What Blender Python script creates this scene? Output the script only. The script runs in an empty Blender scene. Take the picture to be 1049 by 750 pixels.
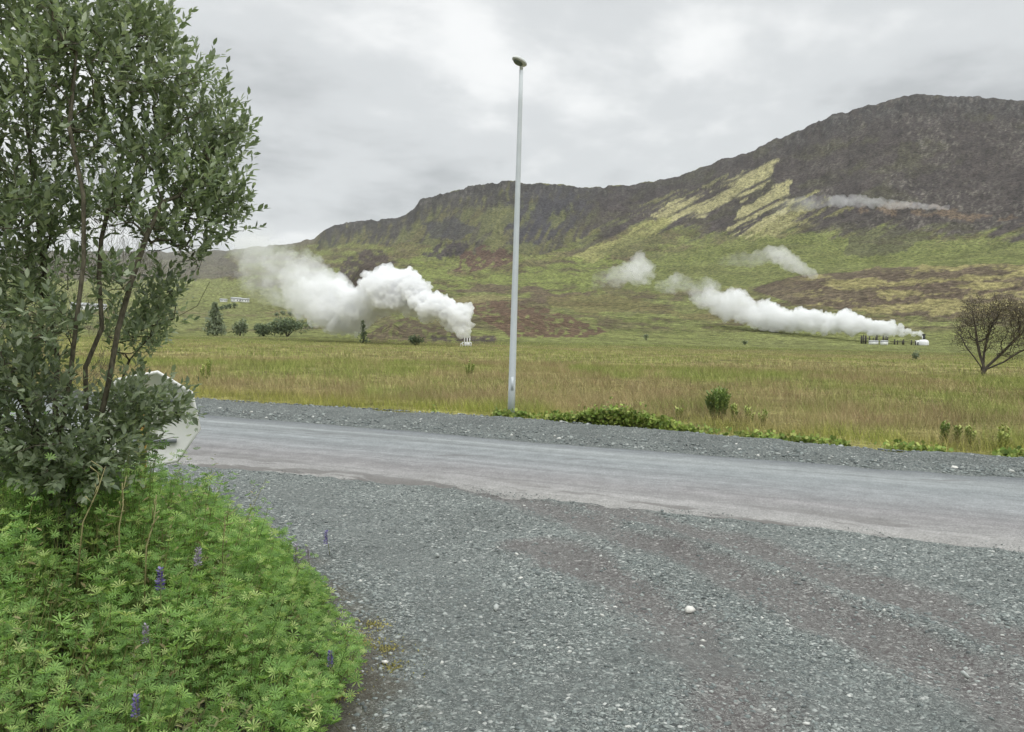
import bpy, math, random
import numpy as np
from mathutils import Matrix, Vector

# ------------------------------------------------------------------ camera, sky, sun, exposure
SC = bpy.context.scene
CAM_H, PITCH, ROLL, F = 2.2, 2.23, 1.2, 823.0
cam_d = bpy.data.cameras.new('camera'); cam_d.sensor_width = 36.0; cam_d.lens = F / 1049 * 36.0
cam_d.clip_start = 0.1; cam_d.clip_end = 30000
cam = bpy.data.objects.new('camera', cam_d); SC.collection.objects.link(cam); SC.camera = cam
_rot = Matrix.Rotation(math.radians(90 - PITCH), 3, 'X') @ Matrix.Rotation(math.radians(ROLL), 3, 'Z')
cam.matrix_world = Matrix.Translation((0, 0, CAM_H)) @ _rot.to_4x4()
SUN_EL, SUN_AZ = 52.0, 150.0          # degrees; azimuth clockwise from +Y (behind, to the right)

world = bpy.data.worlds.new('World'); SC.world = world; world.use_nodes = True
def build_world():
    nt = world.node_tree; N = nt.nodes; L = nt.links; N.clear()
    out = N.new('ShaderNodeOutputWorld'); mix = N.new('ShaderNodeMixShader')
    sky = N.new('ShaderNodeTexSky'); sky.sky_type = 'NISHITA'; sky.sun_disc = False
    sky.sun_elevation = math.radians(SUN_EL); sky.sun_rotation = math.radians(SUN_AZ)
    b1 = N.new('ShaderNodeBackground'); b1.inputs['Strength'].default_value = 0.10
    L.new(sky.outputs['Color'], b1.inputs['Color'])
    b2 = N.new('ShaderNodeBackground'); b2.inputs['Strength'].default_value = 1.0
    tc = N.new('ShaderNodeTexCoord'); sep = N.new('ShaderNodeSeparateXYZ'); L.new(tc.outputs['Generated'], sep.inputs[0])
    def math_(op, a, b=None, clamp=False):
        n = N.new('ShaderNodeMath'); n.operation = op; n.use_clamp = clamp
        for i, v in enumerate((a, b)):
            if v is None: continue
            if isinstance(v, (int, float)): n.inputs[i].default_value = v
            else: L.new(v, n.inputs[i])
        return n.outputs[0]
    zc = math_('MAXIMUM', sep.outputs['Z'], 0.0)
    den = math_('ADD', zc, 0.22)
    cmb = N.new('ShaderNodeCombineXYZ')
    L.new(math_('DIVIDE', sep.outputs['X'], den), cmb.inputs[0]); L.new(math_('DIVIDE', sep.outputs['Y'], den), cmb.inputs[1])
    def noise(scale, detail, rough, off, dist=0.0):
        mp = N.new('ShaderNodeMapping'); mp.inputs['Location'].default_value = off; L.new(cmb.outputs[0], mp.inputs[0])
        n = N.new('ShaderNodeTexNoise'); n.inputs['Scale'].default_value = scale; n.inputs['Detail'].default_value = detail
        n.inputs['Roughness'].default_value = rough; n.inputs['Distortion'].default_value = dist
        L.new(mp.outputs[0], n.inputs['Vector']); return n.outputs['Fac']
    big = noise(0.95, 5, 0.52, (3.1, 1.7, 0.4), 0.25)
    med = noise(2.6, 7, 0.55, (7.3, 2.2, 1.9), 0.15)
    s = math_('ADD', math_('MULTIPLY', big, 0.66), math_('MULTIPLY', med, 0.34))
    ramp = N.new('ShaderNodeValToRGB'); cr = ramp.color_ramp; cr.interpolation = 'EASE'
    cr.elements[0].position = 0.38; cr.elements[0].color = (0.36, 0.376, 0.386, 1)
    cr.elements[1].position = 0.61; cr.elements[1].color = (0.68, 0.69, 0.69, 1)
    e = cr.elements.new(0.50); e.color = (0.50, 0.518, 0.527, 1)
    L.new(s, ramp.inputs[0])
    # low over the horizon the deck thins to one even pale grey
    mr = N.new('ShaderNodeMapRange'); mr.interpolation_type = 'SMOOTHSTEP'
    mr.inputs['From Min'].default_value = 0.0; mr.inputs['From Max'].default_value = 0.16
    mr.inputs['To Min'].default_value = 0.6; mr.inputs['To Max'].default_value = 0.0
    L.new(zc, mr.inputs['Value'])
    mx = N.new('ShaderNodeMixRGB'); mx.inputs['Color2'].default_value = (0.60, 0.613, 0.612, 1)
    L.new(mr.outputs[0], mx.inputs['Fac']); L.new(ramp.outputs['Color'], mx.inputs['Color1'])
    # an overcast sky is about three times brighter overhead than at the horizon
    mz = N.new('ShaderNodeMapRange'); mz.interpolation_type = 'SMOOTHSTEP'
    mz.inputs['From Min'].default_value = 0.45; mz.inputs['From Max'].default_value = 1.0
    mz.inputs['To Min'].default_value = 1.0; mz.inputs['To Max'].default_value = 4.1
    L.new(zc, mz.inputs['Value'])
    vm = N.new('ShaderNodeVectorMath'); vm.operation = 'SCALE'
    L.new(mx.outputs['Color'], vm.inputs[0]); L.new(mz.outputs[0], vm.inputs['Scale'])
    L.new(vm.outputs[0], b2.inputs['Color'])
    mix.inputs[0].default_value = 0.97
    L.new(b1.outputs[0], mix.inputs[1]); L.new(b2.outputs[0], mix.inputs[2]); L.new(mix.outputs[0], out.inputs['Surface'])
build_world()
sun_d = bpy.data.lights.new('sun', 'SUN'); sun_d.energy = 0.8; sun_d.angle = math.radians(45); sun_d.color = (1.0, 0.97, 0.92)
sun = bpy.data.objects.new('sun', sun_d); SC.collection.objects.link(sun)
_e, _a = math.radians(SUN_EL), math.radians(SUN_AZ)
sun.rotation_euler = Vector((math.cos(_e) * math.sin(_a), math.cos(_e) * math.cos(_a), math.sin(_e))).to_track_quat('Z', 'Y').to_euler()
SC.view_settings.view_transform = 'Standard'; SC.view_settings.look = 'None'
SC.view_settings.exposure = 0.52; SC.view_settings.gamma = 1.0; SC.view_settings.use_curve_mapping = False
SC.render.engine = 'CYCLES'
cy = SC.cycles
cy.use_denoising = True; cy.denoising_prefilter = 'ACCURATE'; cy.max_bounces = 12; cy.diffuse_bounces = 3; cy.glossy_bounces = 2; cy.transmission_bounces = 4
cy.transparent_max_bounces = 6; cy.volume_bounces = 10; cy.volume_step_rate = 1.0; cy.volume_max_steps = 160
HAZE_DENSITY = 0.00005

# ------------------------------------------------------------------ helpers
rng = np.random.default_rng(7)
random.seed(7)
RM = np.array(_rot)
ORIG = np.array([0, 0, CAM_H])
K = 1.68                                    # photo linear value / albedo

def lin(r, g, b, k=None):
    c = np.array([r, g, b], float) / 255.0
    c = np.where(c <= 0.04045, c / 12.92, ((c + 0.055) / 1.055) ** 2.4)
    return c / (K if k is None else k)

def rays(px, py):
    px = np.asarray(px, float); py = np.asarray(py, float)
    d = np.stack([(px - 524.5) / F, (375 - py) / F, -np.ones_like(px)], -1)
    return d @ RM.T

def project(P):
    q = (np.asarray(P, float) - ORIG) @ RM
    z = np.minimum(q[..., 2], -1e-3)
    return 524.5 + F * q[..., 0] / -z, 375 - F * q[..., 1] / -z

def gnd(px, py, z=0.0):
    d = rays(px, py); t = (z - CAM_H) / d[2]
    return np.array([d[0] * t, d[1] * t, z])

def at(px, py, r):                           # point seen at a pixel, at horizontal distance r
    d = rays(px, py); t = r / math.hypot(d[0], d[1])
    return ORIG + d * t

def azel(px, py):
    d = rays(px, py)
    return np.arctan2(d[..., 0], d[..., 1]), d[..., 2] / np.hypot(d[..., 0], d[..., 1])

def _hash(ix, iy, iz, seed):
    n = (ix.astype(np.int64) * 374761393 + iy.astype(np.int64) * 668265263 + iz.astype(np.int64) * 1274126177 + seed * 974711) & 0xFFFFFFFF
    n = ((n ^ (n >> 13)) * 1274126177) & 0xFFFFFFFF
    n = ((n ^ (n >> 16)) * 2246822519) & 0xFFFFFFFF
    return ((n ^ (n >> 15)) & 0xFFFFFF) / float(0xFFFFFF)

def vnoise2(x, y, seed=0):
    x, y = np.broadcast_arrays(np.asarray(x, float), np.asarray(y, float))
    ix, iy = np.floor(x), np.floor(y); fx, fy = x - ix, y - iy
    ux, uy = fx * fx * fx * (fx * (fx * 6 - 15) + 10), fy * fy * fy * (fy * (fy * 6 - 15) + 10)
    o = np.zeros_like(ix)
    a = _hash(ix, iy, o, seed); b = _hash(ix + 1, iy, o, seed); c = _hash(ix, iy + 1, o, seed); d = _hash(ix + 1, iy + 1, o, seed)
    return (a + (b - a) * ux) * (1 - uy) + (c + (d - c) * ux) * uy

def fbm(x, y, seed=0, oc=5, gain=0.5, ridged=False):
    s = 0; a = 1.0; t = 0; f = 1.0
    ca, sa = math.cos(0.6), math.sin(0.6)
    for i in range(oc):
        n = vnoise2(x * f, y * f, seed + i * 17)
        if ridged: n = 1 - np.abs(2 * n - 1)
        s = s + a * n; t += a; a *= gain; f *= 2.03
        x, y = x * ca - y * sa + 3.7, x * sa + y * ca + 1.3
    return s / t

def sstep(a, b, x):
    t = np.clip((x - a) / (b - a), 0, 1); return t * t * (3 - 2 * t)

def mesh_np(name, V, faces, mat, parent=None, smooth=True, attrs=None, loc=None):
    """faces: one (n,k) int array or a list of such arrays."""
    if not isinstance(faces, (list, tuple)): faces = [faces]
    faces = [np.asarray(f, np.int32) for f in faces if len(f)]
    V = np.ascontiguousarray(V, dtype=np.float32)
    me = bpy.data.meshes.new(name)
    me.vertices.add(len(V)); me.vertices.foreach_set('co', V.ravel())
    idx = np.concatenate([f.ravel() for f in faces]); tot = np.concatenate([np.full(len(f), f.shape[1], np.int32) for f in faces])
    st = np.concatenate([[0], np.cumsum(tot)[:-1]]).astype(np.int32)
    me.loops.add(len(idx)); me.loops.foreach_set('vertex_index', idx)
    me.polygons.add(len(tot)); me.polygons.foreach_set('loop_start', st)
    try: me.polygons.foreach_set('loop_total', tot)
    except Exception: pass
    me.update(calc_edges=True)
    if smooth: me.polygons.foreach_set('use_smooth', np.ones(len(tot), bool))
    for k, c in (attrs or {}).items():
        c = np.asarray(c, np.float32)
        if c.ndim == 1:
            a = me.attributes.new(k, 'FLOAT', 'POINT'); a.data.foreach_set('value', c)
        else:
            if c.shape[1] == 3: c = np.concatenate([c, np.ones((len(c), 1), np.float32)], 1)
            a = me.color_attributes.new(k, 'FLOAT_COLOR', 'POINT'); a.data.foreach_set('color', np.ascontiguousarray(c, np.float32).ravel())
    me.materials.append(mat)
    o = bpy.data.objects.new(name, me); SC.collection.objects.link(o)
    if parent is not None: o.parent = parent
    if loc is not None: o.location = loc
    return o

def tag(o, label=None, cat=None, group=None, kind=None):
    if label: o['label'] = label
    if cat: o['category'] = cat
    if group: o['group'] = group
    if kind: o['kind'] = kind
    return o

def thing(name, label, cat, loc=(0, 0, 0), group=None):
    o = bpy.data.objects.new(name, None); SC.collection.objects.link(o); o.location = loc; o.empty_display_size = 0.2
    return tag(o, label, cat, group)

class MB:                                     # collects simple solids in one mesh
    def __init__(s): s.V = []; s.q = []; s.t = []; s.n = 0
    def add(s, V, quads=(), tris=()):
        V = np.asarray(V, float)
        if len(quads): s.q.append(np.asarray(quads) + s.n)
        if len(tris): s.t.append(np.asarray(tris) + s.n)
        s.V.append(V); s.n += len(V)
    def box(s, c, sz, rz=0.0):
        x, y, z = np.array(sz) / 2.0
        P = np.array([(-x, -y, -z), (x, -y, -z), (x, y, -z), (-x, y, -z), (-x, -y, z), (x, -y, z), (x, y, z), (-x, y, z)])
        ca, sa = math.cos(rz), math.sin(rz)
        P = np.stack([P[:, 0] * ca - P[:, 1] * sa, P[:, 0] * sa + P[:, 1] * ca, P[:, 2]], 1) + np.array(c)
        s.add(P, [(0, 3, 2, 1), (4, 5, 6, 7), (0, 1, 5, 4), (1, 2, 6, 5), (2, 3, 7, 6), (3, 0, 4, 7)])
    def tube(s, pts, rad, n=8, cap=True):
        pts = np.asarray(pts, float); m = len(pts)
        rad = np.broadcast_to(np.asarray(rad, float), (m,))
        T = np.gradient(pts, axis=0); T /= np.linalg.norm(T, axis=1, keepdims=True) + 1e-9
        ref = np.array([0, 0, 1.0]) if abs(T[0, 2]) < 0.9 else np.array([1.0, 0, 0])
        A = np.cross(T, ref); A /= np.linalg.norm(A, axis=1, keepdims=True) + 1e-9; B = np.cross(T, A)
        th = np.arange(n) / n * 2 * np.pi
        P = pts[:, None] + rad[:, None, None] * (np.cos(th)[None, :, None] * A[:, None] + np.sin(th)[None, :, None] * B[:, None])
        P = P.reshape(-1, 3)
        i = np.arange(m - 1)[:, None] * n; j = np.arange(n)[None]; k = (j + 1) % n
        Q = np.stack([i + j, i + k, i + n + k, i + n + j], -1).reshape(-1, 4)
        if cap:
            c0, c1 = len(P), len(P) + 1
            P = np.concatenate([P, pts[:1], pts[-1:]])
            jj = np.arange(n); kk = (jj + 1) % n
            tr = np.concatenate([np.stack([np.full(n, c0), kk, jj], 1), np.stack([np.full(n, c1), (m - 1) * n + jj, (m - 1) * n + kk], 1)])
            s.add(P, Q, tr)
        else: s.add(P, Q)
    def build(s, name, mat, parent=None, smooth=False):
        fs = []
        if s.q: fs.append(np.concatenate(s.q))
        if s.t: fs.append(np.concatenate(s.t))
        return mesh_np(name, np.concatenate(s.V), fs, mat, parent, smooth)

def instance(tv, tf, pos, frames, scale):
    """tv (m,3) template; frames (n,3,3) columns = local axes; scale (n,) or (n,3)."""
    n = len(pos); m = len(tv)
    scale = np.asarray(scale, float)
    if scale.ndim == 1: scale = scale[:, None].repeat(3, 1)
    L = tv[None] * scale[:, None]
    V = np.einsum('nij,nmj->nmi', frames, L) + pos[:, None]
    fs = [(np.asarray(f)[None] + (np.arange(n) * m)[:, None, None]).reshape(-1, len(f[0])) for f in tf]
    return V.reshape(-1, 3), fs

def norm(v): return v / (np.linalg.norm(v, axis=-1, keepdims=True) + 1e-9)

def frames_from(y, up):
    y = norm(y); x = norm(np.cross(y, up)); z = np.cross(x, y)
    return np.stack([x, y, z], -1)

# leaf templates: y along the leaf, x across, z up
LEAF_V = np.array([(0, 0, 0), (-.17, .30, .03), (-.18, .62, .02), (0, 1, -.06), (.18, .62, .02), (.17, .30, .03), (0, .30, -.02), (0, .64, -.04)])
LEAF_F = [[(0, 6, 1), (2, 7, 3), (0, 5, 6), (4, 3, 7)], [(1, 6, 7, 2), (5, 4, 7, 6)]]
DIA_V = np.array([(0, 0, 0), (-.2, .5, .03), (0, 1, -.04), (.2, .5, .03), (0, .5, -.03)])
DIA_F = [[(0, 4, 2, 1), (0, 3, 2, 4)]]
def palmate(n=8):
    V = [(0, 0, 0)]; Fq = []
    for i in range(n):
        a = (i + 0.5) / n * 2 * math.pi * 0.93 + 0.11; c, s = math.cos(a), math.sin(a); b = len(V)
        l = 0.42 + 0.09 * abs(math.cos(a / 2 + 0.3))
        for (u, w, z) in ((.60, -.052, .17), (1.0, 0, .20), (.60, .052, .17)):
            V.append((c * u * l - s * w, s * u * l + c * w, z * 1.1))
        Fq.append((0, b + 2, b + 1, b))
    return np.array(V), [Fq]
PALM_V, PALM_F = palmate()

# ------------------------------------------------------------------ materials
class NT:
    def __init__(s, name):
        s.m = bpy.data.materials.new(name); s.m.use_nodes = True; s.nt = s.m.node_tree; s.N = s.nt.nodes; s.N.clear()
        s.out = s.N.new('ShaderNodeOutputMaterial')
    def link(s, a, b): s.nt.links.new(a, b)
    def node(s, t, **kw):
        n = s.N.new(t)
        for k, v in kw.items():
            if k.startswith('i_'):
                n.inputs[k[2:].replace('_', ' ')].default_value = v
            else: setattr(n, k, v)
        return n
    def bsdf(s, rough=0.9, spec=0.3, **kw):
        b = s.N.new('ShaderNodeBsdfPrincipled'); b.inputs['Roughness'].default_value = rough
        b.inputs['Specular IOR Level'].default_value = spec
        s.link(b.outputs[0], s.out.inputs['Surface']); return b
    def pos(s): return s.node('ShaderNodeNewGeometry').outputs['Position']
    def noise(s, scale, detail=4, rough=0.55, vec=None, stretch=None, dist=0.0):
        n = s.N.new('ShaderNodeTexNoise'); n.inputs['Scale'].default_value = scale; n.inputs['Detail'].default_value = detail
        n.inputs['Roughness'].default_value = rough; n.inputs['Distortion'].default_value = dist
        v = vec if vec is not None else s.pos()
        if stretch is not None:
            mp = s.N.new('ShaderNodeMapping'); mp.inputs['Scale'].default_value = stretch; s.link(v, mp.inputs[0]); v = mp.outputs[0]
        s.link(v, n.inputs['Vector']); return n.outputs['Fac']
    def ramp(s, fac, stops):
        r = s.N.new('ShaderNodeValToRGB'); cr = r.color_ramp
        while len(cr.elements) < len(stops): cr.elements.new(0.5)
        for e, (p, c) in zip(cr.elements, stops):
            e.position = p
            c = (c, c, c) if isinstance(c, (int, float)) else c
            e.color = (c[0], c[1], c[2], 1)
        s.link(fac, r.inputs[0]); return r.outputs['Color']
    def mix(s, fac, a, b, mode='MIX'):
        n = s.N.new('ShaderNodeMixRGB'); n.blend_type = mode
        for i, v in ((0, fac), (1, a), (2, b)):
            if hasattr(v, 'is_linked'): s.link(v, n.inputs[i])
            elif isinstance(v, (int, float)): n.inputs[i].default_value = v if i == 0 else (v, v, v, 1)
            else: n.inputs[i].default_value = (v[0], v[1], v[2], 1)
        return n.outputs[0]
    def math(s, op, a, b=0.0, clamp=False):
        n = s.N.new('ShaderNodeMath'); n.operation = op; n.use_clamp = clamp
        for i, v in enumerate((a, b)):
            if hasattr(v, 'is_linked'): s.link(v, n.inputs[i])
            else: n.inputs[i].default_value = v
        return n.outputs[0]
    def attr(s, name): 
        n = s.N.new('ShaderNodeAttribute'); n.attribute_name = name; return n
    def bump(s, b, h, strength=0.5, dist=0.02):
        n = s.N.new('ShaderNodeBump'); n.inputs['Strength'].default_value = strength; n.inputs['Distance'].default_value = dist
        s.link(h, n.inputs['Height']); s.link(n.outputs[0], b.inputs['Normal'])

def soft_normal(t, g, b, tr, up):
    """blades and small leaves stand for many finer ones: their shading normal leans to the sky"""
    v = t.node('ShaderNodeVectorMath', operation='SCALE'); t.link(g.outputs['Normal'], v.inputs[0]); v.inputs['Scale'].default_value = 1 - up
    a = t.node('ShaderNodeVectorMath', operation='ADD'); t.link(v.outputs[0], a.inputs[0]); a.inputs[1].default_value = (0, 0, up)
    n = t.node('ShaderNodeVectorMath', operation='NORMALIZE'); t.link(a.outputs[0], n.inputs[0])
    t.link(n.outputs[0], b.inputs['Normal']); t.link(n.outputs[0], tr.inputs['Normal'])
def leaf_mat(name, stops, rough=0.55, transl=0.3, spec=0.35, up=0.0):
    t = NT(name); g = t.node('ShaderNodeNewGeometry')
    col = t.ramp(g.outputs['Random Per Island'], stops)
    n = t.noise(1.7, 3)
    col = t.mix(1.0, col, t.ramp(n, [(0.3, 0.75), (0.7, 1.2)]), 'MULTIPLY')
    b = t.bsdf(rough, spec); t.link(col, b.inputs['Base Color'])
    tr = t.node('ShaderNodeBsdfTranslucent')
    if up: soft_normal(t, g, b, tr, up)
    t.link(t.mix(1.0, col, (1.25, 1.3, 0.85), 'MULTIPLY'), tr.inputs['Color'])
    mx = t.node('ShaderNodeMixShader'); mx.inputs[0].default_value = transl
    t.link(b.outputs[0], mx.inputs[1]); t.link(tr.outputs[0], mx.inputs[2]); t.link(mx.outputs[0], t.out.inputs['Surface'])
    return t.m

def bark_mat(name, c1, c2, scale=30):
    t = NT(name); b = t.bsdf(0.9, 0.2)
    n = t.noise(scale, 5, 0.65, stretch=(1, 1, 0.35))
    t.link(t.ramp(n, [(0.3, c1), (0.7, c2)]), b.inputs['Base Color']); t.bump(b, n, 0.5, 0.01); return t.m

def paint_mat(name, c, rough=0.5, metal=0.0, var=0.15, scale=6):
    t = NT(name); b = t.bsdf(rough, 0.4); b.inputs['Metallic'].default_value = metal
    tc = t.node('ShaderNodeTexCoord').outputs['Object']
    n = t.noise(scale, 6, 0.65, vec=tc)
    c = np.array(c)
    t.link(t.ramp(n, [(0.3, tuple(c * (1 - var))), (0.72, tuple(np.minimum(c * (1 + var), 0.95)))]), b.inputs['Base Color'])
    return t.m

# ------------------------------------------------------------------ road lines as y(x) on the ground
def line_of(pts, sl=-0.42, sr=-0.42):
    P = sorted([tuple(gnd(*p)[:2]) for p in pts])
    P = [(P[0][0] - 80, P[0][1] - 80 * sl)] + P + [(P[-1][0] + 80, P[-1][1] + 80 * sr)]
    P = np.array(P)
    xs = np.linspace(-90, 90, 1801); ys = np.interp(xs, P[:, 0], P[:, 1])
    k = np.ones(21) / 21; ys2 = np.convolve(np.pad(ys, 10, mode='edge'), k, 'valid')
    return lambda x: np.interp(x, xs, ys2)
y_near = line_of([(190, 477), (400, 496), (700, 528), (1049, 567)])
y_far = line_of([(190, 424), (390, 440), (580, 456), (849, 477), (1049, 491)])
y_sh = line_of([(190, 410), (523, 430), (690, 445), (849, 460), (909, 465.5), (1049, 474)], sr=-0.45)

# ------------------------------------------------------------------ terrain heightfield
CX = np.radians(np.concatenate([np.arange(-180, -48, 3.0), np.arange(-48, 48, 0.088), np.arange(48, 180.1, 3.0)]))
RR = np.concatenate([np.geomspace(0.5, 16, 22)[:-1], np.linspace(16, 40, 60)[:-1], np.geomspace(40, 230, 60)[:-1], np.geomspace(230, 1900, 400)[:-1], np.geomspace(1900, 7000, 40)])
CURVES = [
    [(-400, 338, 260), (0, 340, 260), (225, 342, 260), (420, 345, 240), (524, 347, 230), (620, 348, 235), (800, 351, 300), (932, 353.5, 335), (1049, 354, 335), (1400, 358, 335)],
    [(-400, 318, 600), (0, 322, 600), (225, 318, 600), (330, 323, 520), (420, 323, 430), (524, 320, 420), (620, 323, 430), (700, 322, 450), (800, 318, 470), (900, 316, 480), (1049, 316, 480), (1400, 318, 480)],
    [(-400, 298, 1100), (0, 302, 1100), (225, 296, 1100), (330, 285, 900), (420, 276, 800), (524, 276, 800), (620, 275, 800), (700, 268, 800), (800, 262, 800), (900, 258, 800), (1049, 254, 800), (1400, 262, 800)],
    [(-400, 275, 1800), (0, 282, 1700), (225, 276, 1600), (290, 268, 1600), (330, 257, 1400), (420, 243, 1150), (480, 231, 1080), (524, 228, 1060), (600, 232, 1060), (700, 224, 1050), (800, 203, 1030), (900, 184, 1020), (1049, 182, 1020), (1400, 190, 1020)],
    [(-400, 246, 2300), (0, 256, 2300), (130, 258, 2300), (200, 257, 2300), (245, 255, 2250), (300, 249, 2200), (322, 245, 2000), (332, 236, 1800), (345, 230, 1720), (365, 227, 1680), (392, 224.5, 1640),
     (410, 222.5, 1600), (420, 217, 1540), (430, 206, 1480), (440, 202, 1440), (455, 198, 1400), (480, 191, 1360), (500, 188, 1330), (524, 186.5, 1310), (560, 187, 1300), (585, 190, 1290), (610, 192, 1290),
     (640, 190, 1290), (670, 186, 1290), (695, 181, 1290), (715, 173, 1290), (740, 164, 1290), (760, 158, 1290), (780, 150, 1290), (800, 141, 1290), (830, 129, 1290), (850, 119, 1290), (875, 112, 1290), (900, 105, 1290),
     (925, 99.5, 1290), (945, 97, 1290), (965, 98, 1290), (1000, 100, 1290), (1049, 103, 1290), (1150, 108, 1290), (1400, 118, 1290)],
]
def build_heights():
    nA = len(CX); rc = [np.full(nA, 5.0), np.full(nA, 130.0)]; zc = [np.zeros(nA), np.zeros(nA)]
    for cv in CURVES:
        cv = np.array(cv, float); a, e = azel(cv[:, 0], cv[:, 1])
        r = np.interp(CX, a, cv[:, 2]); el = np.interp(CX, a, e)
        rc.append(r); zc.append(CAM_H + r * el)
    rc = np.array(rc); zc = np.array(zc)
    zc[2:] = np.maximum(zc[2:], np.linspace(0.3, 1, 5)[:, None])
    # past the skyline: a plateau, then slowly away
    rc = np.concatenate([rc, rc[-1:] * 1.12, np.full((1, nA), 7000.0)]); zc = np.concatenate([zc, zc[-1:] * 0.99, zc[-1:] * 0.9])
    Z = np.empty((nA, len(RR)))
    for i in range(nA):
        # monotone cubic through the controls
        x = rc[:, i]; y = zc[:, i]; h = np.diff(x); d = np.diff(y) / h
        m = np.zeros(len(x)); ok = d[:-1] * d[1:] > 0
        w1 = 2 * h[1:] + h[:-1]; w2 = h[1:] + 2 * h[:-1]
        with np.errstate(divide='ignore', invalid='ignore'):
            mm = (w1 + w2) / (w1 / d[:-1] + w2 / d[1:])
        m[1:-1] = np.where(ok, mm, 0); m[-2] = 0; m[-3] = d[-3] * 0.55
        k = np.clip(np.searchsorted(x, RR) - 1, 0, len(x) - 2)
        t = np.clip((RR - x[k]) / h[k], 0, 1)
        Z[i] = ((1 + 2 * t) * (1 - t) ** 2) * y[k] + t * (1 - t) ** 2 * h[k] * m[k] + t * t * (3 - 2 * t) * y[k + 1] + t * t * (t - 1) * h[k] * m[k + 1]
    return Z, rc, zc
Zt, RC, ZC = build_heights()
A2, R2 = np.meshgrid(CX, RR, indexing='ij')
X2, Y2 = R2 * np.sin(A2), R2 * np.cos(A2)

def knoll(px, r, wpx, dr, hpx, skew=0.0, p=2.0):
    """a hill of its own on the slope: centre at column px and distance r, half width wpx pixels, half depth dr metres, hpx pixels high"""
    a, _ = azel(px, 300.0)
    u = (A2 - a) * F / wpx; v = (R2 - r - skew * (A2 - a) * F) / dr
    q = np.abs(u) ** p + np.abs(v) ** p
    return np.exp(-q * 1.2) * hpx * r / F
Zt += knoll(520, 300, 70, 60, 17, 0.35)            # brown mound behind the lamp post
Zt += knoll(405, 215, 60, 32, 9)                    # dark low mound behind the left vent
Zt += knoll(402, 205, 9, 12, 7)
Zt += knoll(377, 640, 24, 60, 32, 0, 2.6)           # dark rock knob beside the steam
Zt += knoll(458, 930, 24, 60, 16)
Zt += knoll(505, 860, 34, 70, 15)
Zt += knoll(585, 1150, 40, 60, 9)
a_, _e_ = azel(np.array([760., 800, 850, 900, 960, 1049, 1150, 1400]), np.full(8, 300.0))
bench = np.interp(CX, a_, [0, 10, 19, 22, 25, 27, 28, 28], left=0)[:, None] * 560 / F
Zt += bench * sstep(430, 575, R2 + 30 * fbm(A2 * 18, R2 * 0, 3)) * (1 - sstep(590, 760, R2))   # long bench below the right slope
slope_m = sstep(330, 900, R2)
rough = fbm(X2 / 210, Y2 / 210, 5, 6, 0.52) - 0.5
Zt += rough * 13 * slope_m * (1 - 0.6 * sstep(0.85, 1.0, R2 / RC[-3][:, None])) + (fbm(X2 / 60, Y2 / 60, 9, 5) - 0.5) * 5.5 * sstep(200, 700, R2) + (fbm(X2 / 14, Y2 / 14, 19, 4) - 0.5) * 1.6 * sstep(180, 500, R2)
gul = fbm(A2 * 34 + rough * 1.2, np.log(R2) * 6, 21, 4, 0.5, True)
gul = 0.6 * gul + 0.4 * fbm(X2 / 90 + rough * 2, Y2 / 170, 22, 5, 0.55, True)
Zt += (gul - 0.6) * 11 * sstep(500, 1000, R2) * (1 - 0.75 * sstep(0.75, 0.95, R2 / RC[-3][:, None]))
Zt += (fbm(X2 / 34, Y2 / 34, 23, 5, 0.6, True) - 0.6) * 8 * sstep(650, 1000, R2)
PXt, PYt = project(np.stack([X2, Y2, Zt], -1))
rim = np.interp(CX, azel(np.array([300., 335, 430, 560, 610, 650, 760, 840, 1000, 1200]), np.full(10, 180.0))[0], [0, .6, 1, 1, .9, .5, .25, .7, .8, .6])[:, None]
sky_r = RC[-3][:, None]
band = np.exp(-((R2 - sky_r * 0.965) / (sky_r * 0.045)) ** 2)
crag = fbm(A2 * 150, np.log(R2) * 40, 31, 5, 0.6, True)
Zt += (crag - 0.55) * 11 * band * rim                # broken cliffs under the rim
el_sky = np.interp(CX, azel(np.array(CURVES[-1])[:, 0], np.array(CURVES[-1])[:, 1])[0], azel(np.array(CURVES[-1])[:, 0], np.array(CURVES[-1])[:, 1])[1])
blk = fbm(np.floor(CX * 260 + 3 * fbm(CX * 90, CX * 0, 25, 3)) * 0.37, CX * 0, 26, 3) - 0.5
el_sky = el_sky + (blk * 3.6 * rim[:, 0] + (fbm(CX * 130, CX * 0, 27, 5) - 0.5) * 4.0) / F
e_now = np.where(R2 > 0.6 * sky_r, (Zt - CAM_H) / R2, -1).max(1)
Zt += (el_sky - e_now)[:, None] * R2 * sstep(0.72, 0.97, R2 / sky_r)
# near ground: flat, set a little lower where gravel and road lie over it
sd = Y2 - y_sh(X2)
near = R2 < 200
Zt = np.where(near & (sd < 0.25), -0.12, Zt + (fbm(X2 / 6, Y2 / 6, 41, 3) - 0.5) * 0.25 * sstep(0.3, 4, sd) * (1 - sstep(100, 200, R2)) - 0.12 * (1 - sstep(0.25, 0.8, sd)) * near)
PXt, PYt = project(np.stack([X2, Y2, Zt], -1))

def zat(x, y):
    a = math.atan2(x, y); r = math.hypot(x, y)
    i = int(np.clip(np.searchsorted(CX, a) - 1, 0, len(CX) - 2)); j = int(np.clip(np.searchsorted(RR, r) - 1, 0, len(RR) - 2))
    u = (a - CX[i]) / (CX[i + 1] - CX[i]); v = (r - RR[j]) / (RR[j + 1] - RR[j])
    return (Zt[i, j] * (1 - u) + Zt[i + 1, j] * u) * (1 - v) + (Zt[i, j + 1] * (1 - u) + Zt[i + 1, j + 1] * u) * v

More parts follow.
